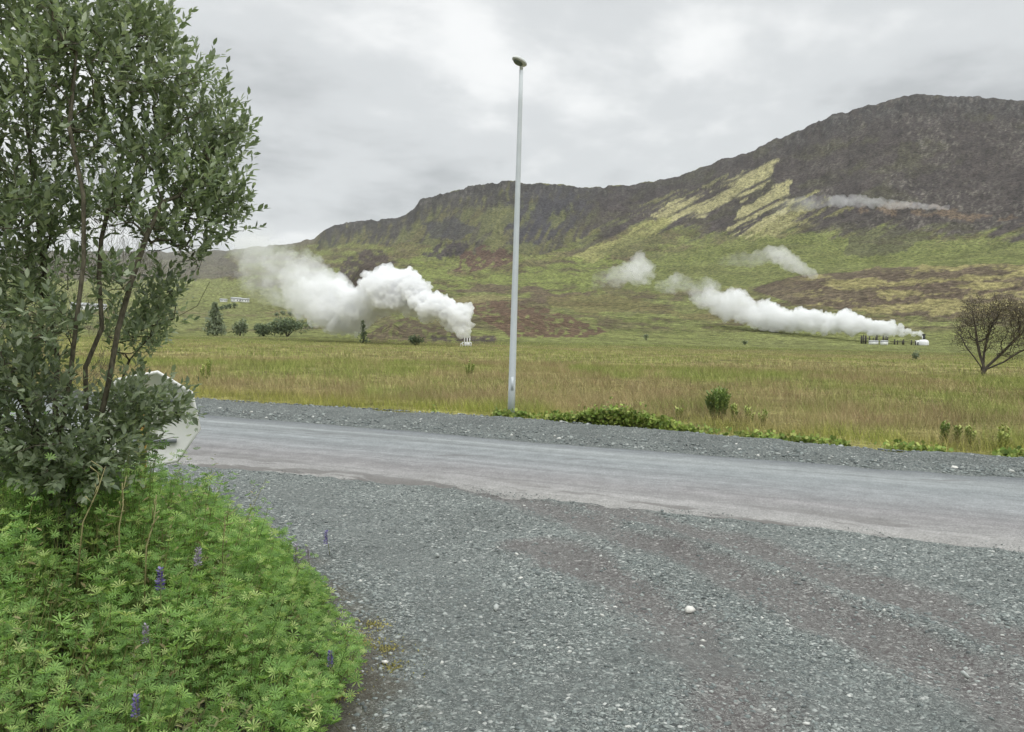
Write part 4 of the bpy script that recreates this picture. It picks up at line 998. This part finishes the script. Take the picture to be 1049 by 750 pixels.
# ------------------------------------------------------------------ lamp post
def lamp():
    b0 = gnd(523.5, 428); r = math.hypot(b0[0], b0[1]); topp = at(534.0, 72, r)
    M_GALV = paint_mat('galvanised_steel', (.56, .60, .62), 0.55, 0, .08, 2); M_HEAD = paint_mat('lamp_housing', (.55, .57, .55), 0.5, 0, .1, 5)
    tl = NT('lamp_lens'); bl = tl.bsdf(.15, .5); bl.inputs['Base Color'].default_value = (*lin(112, 124, 112), 1)
    root = thing('street_lamp', 'tall tapered grey steel lamp post with one small hooded lamp head, across the road', 'street lamp', b0)
    t_ = topp - b0
    mb = MB(); f = np.linspace(0, 1, 12); mb.tube([tuple(t_ * k) for k in f], (.098 - .047 * f), 20); mb.build('pole', M_GALV, root, True)
    mb = MB(); mb.tube([(0, 0, -.05), (0, 0, .03)], .17, 20); mb.tube([(0, 0, .03), (0, 0, .09)], .115, 20); mb.build('base_plate', M_GALV, root)
    mb = MB(); d0 = at(552, 375, r) - b0
    a = -t_ * .18 / np.linalg.norm(t_); dd = np.array([.012 * 1.0, 0, 0])
    mb.box((t_[0] * .17 + .0, t_[1] * .17 - .091, t_[2] * .10), (.07, .008, .36)); mb.build('access_door', M_GALV, root)
    mb = MB(); mb.tube([tuple(t_), tuple(t_ + np.array([0, 0, .16]))], .045, 12); mb.build('spigot', M_HEAD, root, True)
    # head: flattened shell pointing across the road and slightly left
    ax = norm(np.array([-.55, -.80, .16])); side = norm(np.cross(ax, [0, 0, 1.0])); up = np.cross(side, ax)
    c = t_ + np.array([0, 0, .17]) + ax * .11
    nu, nv = 16, 20; V = []; 
    for i in range(nu + 1):
        s = -1 + 2 * i / nu; prof = math.sqrt(max(0, 1 - abs(s) ** 2.6)) * (1.0 - .18 * s)
        for j in range(nv):
            th = j / nv * 2 * math.pi; y = math.cos(th); z = math.sin(th); zz = z * (.13 if z > 0 else .055)
            V.append(c + ax * s * .27 + side * y * .135 * prof + up * zz * prof * .9)
    i = np.arange(nu)[:, None] * nv; j = np.arange(nv)[None]; k = (j + 1) % nv
    Q = np.stack([i + j, i + k, i + nv + k, i + nv + j], -1).reshape(-1, 4)
    hd = mesh_np('lamp_head', np.array(V), Q, M_HEAD, root)
    V = []
    for i in range(9):
        s = i / 8.0; rr = math.cos(s * math.pi / 2)
        for j in range(20):
            th = j / 20 * 2 * math.pi; V.append(c + ax * (.04 + .17 * rr * math.cos(th)) + side * .095 * rr * math.sin(th) - up * (.045 + .055 * math.sin(s * math.pi / 2)))
    i = np.arange(8)[:, None] * 20; j = np.arange(20)[None]; k = (j + 1) % 20
    mesh_np('lens', np.array(V), np.stack([i + j, i + k, i + 20 + k, i + 20 + j], -1).reshape(-1, 4), tl.m, hd)
lamp()

# ------------------------------------------------------------------ shrubs and trees in the field
M_SHRUB = leaf_mat('shrub_leaf', [(0.0, tuple(lin(96, 116, 66, .9))), (0.6, tuple(lin(122, 142, 80, .9))), (1.0, tuple(lin(156, 168, 98, .9)))], transl=0.4, up=.4)
M_WEED = leaf_mat('weed_leaf', [(0.0, tuple(lin(126, 142, 76, .8))), (1.0, tuple(lin(176, 182, 106, .8)))], transl=0.4, up=.5)
M_DARKG = leaf_mat('dark_leaf', [(0.0, tuple(lin(84, 100, 74, 1.1))), (1.0, tuple(lin(118, 132, 94, 1.1)))], transl=0.25, up=.35)
M_GREYG = leaf_mat('greygreen_leaf', [(0.0, tuple(lin(104, 116, 90, 1.0))), (1.0, tuple(lin(138, 148, 114, 1.0)))], transl=0.25, up=.4)
M_TWIG = bark_mat('twig_bark', tuple(lin(70, 62, 54)), tuple(lin(112, 102, 90)), 12)
def upright(name, px, r, h, w, ns, leaf, mat, label, cat, seed, group=None):
    rg = np.random.default_rng(seed); b0 = foot(px, r); b0[2] -= 0.03
    root = thing(name, label, cat, b0, group); mb = MB(); LP = []; LD = []; LU = []
    for i in range(ns):
        a = rg.uniform(0, 6.28); e = math.sqrt(rg.random()) ; hh = h * (1 - .35 * e * e) * rg.uniform(.8, 1.05)
        tp = np.array([math.cos(a) * e * w / 2, math.sin(a) * e * w / 2, hh]); bs = tp * np.array([.35, .35, 0])
        f = np.linspace(0, 1, 5)[:, None]; path = bs + (tp - bs) * f + np.array([0, 0, 0]) 
        path[:, :2] += (tp[:2] - bs[:2]) * (f ** .6 - f) * .7
        mb.tube(path, np.linspace(.008, .003, 5), 4, cap=False)
        m = int(26 * h / .9 + 6); tt = np.linspace(.18, 1.0, m); ph = np.arange(m) * 2.4 + a
        c = np.stack([np.interp(tt, f[:, 0], path[:, k]) for k in range(3)], 1); rad = np.stack([np.cos(ph), np.sin(ph), ph * 0], 1)
        LP.append(c); LD.append(rad * .75 + np.array([0, 0, .9])); LU.append(np.array([0, 0, 1.]) - rad * .5 + rg.normal(0, .2, (m, 3)))
    mb.build('stems', M_TWIG, root, True)
    LP, LD, LU = map(np.concatenate, (LP, LD, LU)); V, fs = instance(LEAF_V * np.array([1.3, 1, 1]), LEAF_F, LP, frames_from(LD, LU), np.random.default_rng(seed).uniform(.7, 1.2, len(LP)) * leaf)
    mesh_np('foliage', V, fs, mat, root)
rs = float(np.hypot(*gnd(737, 432)[:2]))
upright('field_shrub', 738, rs, .92, .66, 26, .12, M_SHRUB, 'dense upright green shrub standing in the grass just beyond the road', 'shrub', 1)
upright('field_shrub', 754, rs - .3, .5, .25, 6, .10, M_WEED, 'low pale shoots right beside the dense upright shrub', 'shrub', 2)
GW = 'pale weeds in the field grass'
for k, (px, r, h, w, lab) in enumerate([(769, rs - .5, .48, .35, 'light green weed between the upright shrub and the right edge weeds'), (785, rs - .7, .46, .4, 'broad light green weed, second to the right of the upright shrub'),
                                        (972, 20.6, .55, .3, 'darker bushy weed, first of the row near the right edge'), (985, 20.9, .5, .28, 'slender weed close right of the darker bushy weed'), (998, 20.2, .55, .3, 'yellow-green tall weed in the row near the right edge'), (1032, 20.0, .62, .35, 'yellowest weed at the far right edge of the field'),
                                        (212, 34, .9, .8, 'light green weed clump in reddish grass left of the lamp post'), (697, 22, .35, .35, 'small weed in grass left of the upright shrub'), (481, 42, .9, .9, 'light green weed clump below the left steam vent')]):
    upright('weed_plant', px, r, h, w * .8, 6, .075 * (1 + r / 60), M_SHRUB if k == 2 else M_WEED, lab, 'weed', 20 + k, GW)

def bush(name, px, r, wpx, hpx, n, leafpx, mat, label, cat, seed, group=None, cone=0.0, dz=0.0, lob=5):
    rg = np.random.default_rng(seed); b0 = foot(px, r); sc = r / F; w, h, lf = wpx * sc, hpx * sc, leafpx * sc
    root = thing(name, label, cat, b0, group); P = []
    for i in range(lob):
        a = rg.uniform(0, 6.28); e = 0 if cone else rg.uniform(.0, .62); c = np.array([math.cos(a) * e * w / 2, math.sin(a) * e * w / 3, h * rg.uniform(.35, .62)])
        v = norm(rg.normal(size=(n // lob, 3))) * rg.random((n // lob, 1)) ** .4
        P.append(c + v * np.array([w * .3, w * .22, h * .40]) * rg.uniform(.75, 1.1))
    P = np.concatenate(P)
    if cone:
        z = rg.random(len(P)) ** 1.25; a = rg.uniform(0, 6.28, len(P)); e = np.sqrt(rg.random(len(P))) * (1 - z) ** .8 * w / 2 * (1 + .35 * np.sin(z * 40 + a)); P = np.stack([np.cos(a) * e, np.sin(a) * e, h * (.06 + z * .94)], 1)
    P = P[P[:, 2] > .02 * h]
    mb = MB(); 
    for i in range(4 if not cone else 1):
        p = P[rg.integers(len(P))] * np.array([.6, .6, 1]) if not cone else np.array([0, 0, h * .95]); mb.tube([(0, 0, -.1), tuple(p * .5 + rg.normal(0, .03, 3) * h * (0 if cone else 1)), tuple(p)], [h * .03, h * .018, h * .006], 5, cap=False)
    mb.build('trunk', M_TWIG, root, True)
    leaf_cloud('crown', P, rg.uniform(.7, 1.3, len(P)) * lf, mat, rg, root, upbias=.5)
GB = 'dark bushes at the far side of the field'
bush('spruce_tree', 220, 225, 21, 30, 1500, 3.2, M_GREYG, 'single grey-green conical tree left of the dark bushes beyond the field', 'tree', 3, cone=1)
bush('field_bush', 246, 225, 18, 16, 700, 2.6, M_GREYG, 'thin grey-green bush close right of the conical tree', 'bush', 4, GB)
bush('field_bush', 270, 220, 24, 14, 900, 2.6, M_DARKG, 'dark bush between the thin bush and the widest dark bush', 'bush', 5, GB)
bush('field_bush', 294, 218, 46, 20, 1900, 2.8, M_DARKG, 'widest dark round bush at the far field edge, under the steam', 'bush', 6, GB, lob=8)
bush('field_bush', 426, 140, 16, 10, 600, 2.2, M_DARKG, 'small round dark bush left of the white left steam vent', 'bush', 7)
bush('sapling', 372, 150, 10, 22, 240, 2.6, M_DARKG, 'thin lone sapling in front of the large steam plume', 'tree', 8, cone=1)
bush('field_bush', 763, 235, 7, 5, 160, 1.6, M_GREYG, 'tiny low shrub below the middle of the right steam plume', 'bush', 9)
bush('field_bush', 939, 120, 9, 9, 260, 1.8, M_GREYG, 'small grey-green shrub in the field below the right vent', 'bush', 10)
bush('field_bush', 662, 250, 6, 7, 160, 1.5, M_GREYG, 'tiny grey upright shrub at the plain below the loose steam puff', 'bush', 12)
for k, (px, py, s) in enumerate([(227, 316, 4), (231, 315, 4.5), (235, 314.5, 4.5), (239.5, 314, 5), (223, 317, 3.5)]):
    p = hit(px, py + 2, 200); bush('hedge_tree', px, math.hypot(p[0], p[1]), s * 1.2, s * 1.1, 160, 1.5, M_DARKG, 'one of the tiny dark trees in the row below the white farm buildings', 'tree', 40 + k, 'row of dark trees below the farm')
for k, (px, py, s) in enumerate([(283, 322, 4), (290, 321, 5), (297, 322, 4.5), (305, 323, 4)]):
    p = hit(px, py + 2, 200); bush('hedge_tree', px, math.hypot(p[0], p[1]), s * 1.3, s * 1.0, 160, 1.5, M_GREYG, 'one of the low dark trees along the slope just left of the large steam plume', 'tree', 50 + k, 'low trees beside the large plume')

M_BARE = bark_mat('bare_bark', tuple(lin(78, 72, 66)), tuple(lin(130, 122, 112)), 8)
M_FEWL = leaf_mat('sparse_leaf', [(0.0, tuple(lin(104, 98, 76))), (1.0, tuple(lin(138, 124, 98, 1.6)))], transl=0.2)
def bare_tree():
    rg = np.random.default_rng(77); r = float(np.hypot(*gnd(1008, 385)[:2])); b0 = foot(1008, r)
    root = thing('bare_tree', 'half bare brown tree with spreading forked trunk at the right of the field', 'tree', b0)
    q = lambda px, py, dy=0: at(px, py, r + dy)
    B = b0 - np.array([0, 0, .1])
    st = [[B, q(1008, 376), q(1004, 364), q(1001, 350), q(999, 334), q(996, 318)], [B, q(1010, 377), q(1022, 366, .3), q(1034, 354, .5), q(1046, 342, .6), q(1056, 330, .6)], [B, q(1007, 378), q(1008, 362, .5), q(1012, 345, .8), q(1018, 328, 1.), q(1022, 312, 1.)],
          [B, q(1005, 376), q(998, 366, -.4), q(990, 356, -.6), q(984, 344, -.6)], [B, q(1011, 378), q(1028, 371, -.3), q(1042, 362, -.4), q(1054, 356, -.4)]]
    pts = []
    for (px, py, rx, rz, n) in [(1004, 322, 24, 18, 330), (1030, 318, 24, 16, 330), (1050, 328, 20, 20, 230), (988, 340, 12, 20, 150), (1040, 345, 22, 14, 150), (1062, 345, 16, 18, 100), (1012, 345, 20, 14, 120), (1034, 362, 16, 6, 40)]:
        v = norm(rg.normal(size=(n, 3))) * rg.random((n, 1)) ** .45
        pts += [at(px + a * rx, py + c2 * rz, r + b2 * rx * r / F) for a, b2, c2 in v]
    pts += [p + rg.normal(0, .25, 3) for p in list(pts)]
    pos, par, tips = grow(st, np.array(pts), .15, .35, .10, rg); mb = MB(); limbs_mesh(mb, pos - b0, par, .009, .13, 2.45, (7, 4), .03); mb.build('trunk', M_BARE, root, True)
    k = tips; P = pos[k].repeat(4, 0) + rg.normal(0, .16, (len(k) * 4, 3))
    leaf_cloud('crown', P - b0, rg.uniform(.06, .13, len(P)), M_FEWL, rg, root)
bare_tree()

# ------------------------------------------------------------------ steam vents, fence, farm
M_WHITE = paint_mat('white_paint', (.78, .79, .78), .5, 0, .06, 2); M_DARKM = paint_mat('dark_metal', lin(62, 64, 66), .6, 0, .1, 3); M_WOOD = paint_mat('weathered_wood', lin(86, 82, 76), .9, 0, .2, 3); M_ROOFW = paint_mat('pale_roof', lin(206, 208, 208), .5, 0, .05, 1); M_GLASS = paint_mat('dark_window', lin(60, 66, 72), .2, 0, .1, 1)
V1R = float(np.hypot(*gnd(478, 355.5)[:2]))
v1 = foot(478.5, V1R)
root = thing('steam_vent', 'white frame with three upright pipes venting the large left plume', 'steam vent', v1)
sc = V1R / F
for k, x in enumerate((-2.6, 0.2, 2.8)):
    mb = MB(); mb.tube([(x * sc, 0, 4 * sc), (x * sc, 0, 9.5 * sc)], .55 * sc, 10); mb.tube([(x * sc, 0, 9.5 * sc), (x * sc, 0, 10.6 * sc)], .75 * sc, 10); mb.build('vent_pipe', M_WHITE, root, True)
mb = MB()
for x in (-4.5, -1.2, 1.4, 4.5): mb.box((x * sc, -.6, 2.4 * sc), (.6 * sc, .6 * sc, 4.8 * sc))
mb.box((0, -.6, 4.6 * sc), (9.6 * sc, .5 * sc, .9 * sc)); mb.box((0, -.6, 2.0 * sc), (9.6 * sc, .4 * sc, .6 * sc)); mb.build('frame', M_WHITE, root)
mb = MB(); mb.tube([(-2.9 * sc, 0, 3.2 * sc), (2.9 * sc, 0, 3.2 * sc)], 1.6 * sc, 16); mb.build('silencer_drum', M_WHITE, root, True)
mb = MB(); mb.tube([(-4.5 * sc, -.2, 3.6 * sc), (-6.2 * sc, -.2, 3.4 * sc), (-6.6 * sc, -.2, 1 * sc), (-6.6 * sc, -.2, 0)], .4 * sc, 8); mb.build('feed_pipe', M_WHITE, root, True)
V2R = 330.0; v2 = foot(946, V2R); sc = V2R / F
root = thing('steam_vent', 'squat white tank with a short dark chimney venting the long right plume', 'steam vent', v2)
mb = MB(); f = np.linspace(0, 1, 8); mb.tube([(0, 0, z * sc) for z in (0, .5, 3.4, 4.6, 5.2, 5.5)], np.array([4.6, 4.7, 4.7, 4.0, 2.4, .8]) * sc, 20); mb.build('tank', M_WHITE, root, True)
mb = MB(); mb.tube([(.4 * sc, 0, 5.2 * sc), (.4 * sc, 0, 9.6 * sc)], 1.2 * sc, 12); mb.tube([(.4 * sc, 0, 9.6 * sc), (.4 * sc, 0, 10.4 * sc)], 1.5 * sc, 12); mb.build('chimney', M_DARKM, root, True)
mb = MB(); mb.box((-5.6 * sc, 0, 2.2 * sc), (2.6 * sc, 3 * sc, 4.4 * sc)); mb.build('pump_house', M_WHITE, root)
mb = MB(); mb.box((-5.6 * sc, -1.52 * sc, 1.6 * sc), (1.0 * sc, .1, 3.0 * sc)); mb.build('door', M_GLASS, root)
mb = MB(); mb.tube([(-2 * sc, -2 * sc, 5 * sc), (-2 * sc, -2 * sc, 8.6 * sc)], .35 * sc, 8); mb.build('vent_pipe', M_WHITE, root, True)
# dark posts of the pen left of the vent
pb = foot(905, V2R - 12); sc = (V2R - 12) / F
root = thing('post_fence', 'dark uneven post and rail fence beside the white tank vent', 'fence', pb)
rg = np.random.default_rng(61)
for k, x in enumerate(np.concatenate([np.linspace(-21, 4, 15), np.linspace(7, 28, 9)])):
    mb = MB(); h = rg.uniform(6.0, 8.6) if x < 5 else rg.uniform(3.2, 5.2); xx = x + rg.normal(0, .4); mb.box((xx * sc, rg.normal(0, 1.5), h * sc / 2), (.75 * sc, .75 * sc, h * sc)); mb.build('post', M_WOOD, root)
for (x0, x1, z) in ((-21, 4, 2.6), (-21, 4, 4.6), (6, 29, 2.6)):
    mb = MB(); mb.box(((x0 + x1) / 2 * sc, -.7 * sc, z * sc), ((x1 - x0) * sc, .25, .5 * sc)); mb.build('rail', M_WOOD, root)
for k, (px, w, h, lab) in enumerate([(895, 8, 2.6, 'longer low white shed in front of the dark post fence'), (906, 6, 3.0, 'shorter low white shed right of the longer one at the post fence')]):
    p = foot(px, V2R - 24); s2_ = (V2R - 24) / F; root = thing('shed', lab, 'shed', p)
    mb = MB(); mb.box((0, 0, h * s2_ / 2), (w * s2_, 3 * s2_, h * s2_)); mb.build('wall', M_WHITE, root)
    mb = MB(); W, Dp, z = w * s2_ / 2 + .15, 1.7 * s2_, h * s2_ + .003; mb.add([(-W, -Dp, z), (W, -Dp, z), (W, Dp, z), (-W, Dp, z), (-W, 0, z + .5), (W, 0, z + .5)], [(0, 1, 5, 4), (3, 4, 5, 2), (0, 3, 2, 1)], [(0, 4, 3), (1, 2, 5)]); mb.build('roof', M_ROOFW, root)
def house(px, py, wpx, hpx, label, roofm, seed, dz=0):
    p = hit(px, py, 200); r = math.hypot(p[0], p[1]); s = r / F; w, h, d = wpx * s, hpx * s, wpx * s * .55
    a = math.atan2(p[0], p[1]); root = thing('farm_building', label, 'house', p, 'white farm buildings across the valley'); root.rotation_euler = (0, 0, -a + .25)
    mb = MB(); mb.box((0, 0, h * .3 - .5), (w, d, h * .6 + 1)); mb.build('wall', M_WHITE, root)
    mb = MB(); W, Dp, z = w / 2 + .4, d / 2 + .4, h * .6 + .01; mb.add([(-W, -Dp, z), (W, -Dp, z), (W, Dp, z), (-W, Dp, z), (-W, 0, h), (W, 0, h)], [(0, 1, 5, 4), (3, 4, 5, 2), (0, 3, 2, 1)], [(0, 4, 3), (1, 2, 5)]); mb.build('roof', roofm, root)
    for x in (-.3, 0.05, .32):
        mb = MB(); mb.box((x * w, -d / 2 - .02, h * .3), (w * .09, .06, h * .22)); mb.build('window', M_GLASS, root)
house(242, 309.5, 9, 4.2, 'left of the two long white farm buildings on the far slope', M_ROOFW, 1); house(250.5, 310, 8, 3.6, 'lower right one of the white farm buildings on the far slope', M_ROOFW, 2)
house(229, 309.5, 6, 3.0, 'small white farm house, set apart left of the long buildings', M_ROOFW, 3)
house(82, 318, 14, 7, 'white house glimpsed through the willow branches at the far left', M_ROOFW, 4); house(101, 318, 12, 6, 'second white house seen through the willow leaves, further right', M_ROOFW, 5)

# ------------------------------------------------------------------ steam
def steam_mat(name, dens, near, far, fall, nscale, soft, col=(1, 1, 1)):
    """even white vapour, thick by its vent and thinning with distance from it (object space)"""
    t = NT(name); v = t.node('ShaderNodeVolumePrincipled'); v.inputs['Color'].default_value = (*col, 1); v.inputs['Anisotropy'].default_value = 0.0
    tc = t.node('ShaderNodeTexCoord').outputs['Object']
    ln = t.node('ShaderNodeVectorMath', operation='LENGTH'); t.link(tc, ln.inputs[0])
    mr = t.node('ShaderNodeMapRange'); mr.interpolation_type = 'SMOOTHSTEP'
    for k, x in (('From Min', near), ('From Max', far), ('To Min', 1.0), ('To Max', fall)): mr.inputs[k].default_value = x
    t.link(ln.outputs['Value'], mr.inputs['Value'])
    sm = t.node('ShaderNodeMapRange'); 
    for k, x in (('From Min', near), ('From Max', far), ('To Min', 0.0), ('To Max', soft)): sm.inputs[k].default_value = x
    t.link(ln.outputs['Value'], sm.inputs['Value'])
    n = t.ramp(t.noise(nscale, 5, 0.62, vec=tc, dist=.3), [(0.40, 0.0), (0.62, 1.6)])
    nn = t.mix(sm.outputs[0], 1.0, n)
    d = t.math('MULTIPLY', t.math('MULTIPLY', mr.outputs[0], nn), dens)
    t.link(d, v.inputs['Density']); t.link(v.outputs[0], t.out.inputs['Volume'])
    return t.m
def plume(path, mat, label, seed, voxel_px, dup=7, disp=0.5, squash=1.0):
    """path: (px, py, distance, radius px)"""
    rg = np.random.default_rng(seed); path = np.array(path, float); o = at(path[0, 0], path[0, 1], path[0, 2])
    W = np.array([at(a, b2, c2) for a, b2, c2, _ in path]) - o; Rw = path[:, 3] * path[:, 2] / F
    seg = np.linalg.norm(np.diff(W, axis=0), axis=1); S = np.concatenate([[0], np.cumsum(seg)]); P = []; Rr = []
    s = 0.0
    while s < S[-1]:
        r = float(np.interp(s, S, Rw)); c = np.array([np.interp(s, S, W[:, k]) for k in range(3)])
        for _ in range(dup):
            q = r * rg.uniform(.34, .62); d = norm(rg.normal(size=3)) * (r - q) * rg.uniform(.55, 1.0); P.append(c + d * np.array([1, 1, squash])); Rr.append(q)
        P.append(c); Rr.append(r * .62); s += r * .42
    P, Rr = np.array(P), np.array(Rr)
    # icosphere, once subdivided
    V0 = ICO_V; F0 = ICO_F; cache = {}; V = [tuple(v) for v in V0]; Fn = []
    def mid(a, b2):
        k = (min(a, b2), max(a, b2))
        if k not in cache:
            m = (np.array(V[a]) + np.array(V[b2])); m /= np.linalg.norm(m); cache[k] = len(V); V.append(tuple(m))
        return cache[k]
    for a, b2, c2 in F0:
        x, y, z = mid(a, b2), mid(b2, c2), mid(c2, a); Fn += [(a, x, z), (b2, y, x), (c2, z, y), (x, y, z)]
    V = np.array(V); Fn = np.array(Fn)
    VV = (V[None] * Rr[:, None, None] + P[:, None]).reshape(-1, 3); FF = (Fn[None] + (np.arange(len(P)) * len(V))[:, None, None]).reshape(-1, 3)
    ob = mesh_np('steam_plume', VV, FF, mat); ob.location = o; tag(ob, label, 'steam')
    m = ob.modifiers.new('merge', 'REMESH'); m.mode = 'VOXEL'; m.voxel_size = voxel_px * path[:, 2].mean() / F; m.use_smooth_shade = True
    rm = float(Rw.mean())
    for k, (sz, st) in enumerate(((1.0, .5), (.42, .48), (.16, .30))):
        tx = bpy.data.textures.new('billow', 'CLOUDS'); tx.noise_scale = rm * sz; tx.noise_depth = 3; tx.noise_basis = 'BLENDER_ORIGINAL'
        dm = ob.modifiers.new('billow', 'DISPLACE'); dm.texture = tx; dm.strength = rm * st * disp * 2; dm.mid_level = .5; dm.texture_coords = 'LOCAL'
    m = ob.modifiers.new('close', 'REMESH'); m.mode = 'VOXEL'; m.voxel_size = voxel_px * path[:, 2].mean() / F; m.use_smooth_shade = True
    return ob
plume([(478.5, 345, V1R, 2.2), (477, 338, V1R, 5.5), (471, 328, V1R + 1, 11), (455, 319, V1R + 3, 15), (438, 313, V1R + 6, 18), (420, 302, V1R + 10, 24), (400, 293, V1R + 14, 28), (384, 300, V1R + 18, 27), (366, 316, V1R + 22, 24), (345, 316, V1R + 26, 28), (325, 304, V1R + 31, 34), (304, 288, V1R + 38, 38), (284, 276, V1R + 44, 38), (266, 262, V1R + 50, 30), (252, 252, V1R + 56, 22)],
      steam_mat('steam_near', 1.5, 14, 52, 0.045, .17, 1.0, (.965, .968, .97)), 'large thick white steam plume drifting left from the three-pipe vent', 3, .8, disp=.72)
plume([(945, 343, V2R, 1.6), (936, 341, V2R + 2, 3.6), (920, 338, V2R + 5, 6), (903, 336, V2R + 8, 8.5), (884, 334, V2R + 12, 8.5), (866, 330, V2R + 15, 12), (846, 331, V2R + 20, 10), (826, 327, V2R + 24, 14), (806, 329, V2R + 28, 12), (786, 324, V2R + 32, 18), (768, 322, V2R + 36, 14), (752, 312, V2R + 40, 20), (738, 313, V2R + 44, 14), (722, 299, V2R + 50, 18), (706, 294, V2R + 55, 11), (694, 289, V2R + 58, 13), (682, 295, V2R + 62, 7), (673, 293, V2R + 65, 5)],
      steam_mat('steam_long', .65, 20, 118, 0.06, .085, 1.0, (.97, .972, .975)), 'long white steam plume streaming left from the white tank', 5, .6, disp=.85)
plume([(664, 285, V2R + 66, 8), (656, 274, V2R + 70, 15), (646, 279, V2R + 76, 16), (630, 284, V2R + 84, 12), (612, 288, V2R + 92, 9)],
      steam_mat('steam_loose', .10, 0, 34, 0.22, .09, 1.0), 'loose torn puff of steam floating left of the long plume', 6, .8, disp=1.0)
h3 = hit(836, 284); r3 = math.hypot(h3[0], h3[1]) - 8
plume([(838, 284, r3, 2), (828, 279, r3, 5), (816, 272, r3 + 3, 9), (802, 263, r3 + 6, 12), (790, 260, r3 + 12, 10), (772, 266, r3 + 20, 9), (752, 266, r3 + 28, 8), (738, 268, r3 + 36, 6)],
      steam_mat('steam_slope', .10, 5, 70, 0.10, .06, .9), 'small white steam plume rising from the slope above the bench', 7, .8, disp=.9)
h4 = hit(972, 214); r4 = math.hypot(h4[0], h4[1]) - 12
plume([(973, 213, r4, 1.4), (960, 212, r4, 2.8), (940, 210.5, r4, 4), (915, 209, r4, 5), (890, 207, r4, 6), (866, 205, r4, 7), (845, 206, r4 + 4, 7), (825, 209, r4 + 8, 10), (808, 211, r4 + 12, 9), (796, 213, r4 + 16, 6)],
      steam_mat('steam_streak', .055, 12, 190, 0.14, .045, .95), 'thin flat streak of steam high on the dark scree slope', 8, .7, disp=.9)

# ------------------------------------------------------------------ the air
t = NT('haze_air'); v = t.node('ShaderNodeVolumePrincipled'); v.inputs['Color'].default_value = (.93, .95, .97, 1); v.inputs['Density'].default_value = HAZE_DENSITY; v.inputs['Anisotropy'].default_value = 0.2
t.link(v.outputs[0], t.out.inputs['Volume'])
zlo, zhi = float(Zt.min()) - 1.5, float(Zt.max()) + 8
mb = MB(); mb.box((0, 0, (zlo + zhi) / 2), (14100, 14100, zhi - zlo)); tag(mb.build('haze', t.m), kind='stuff')
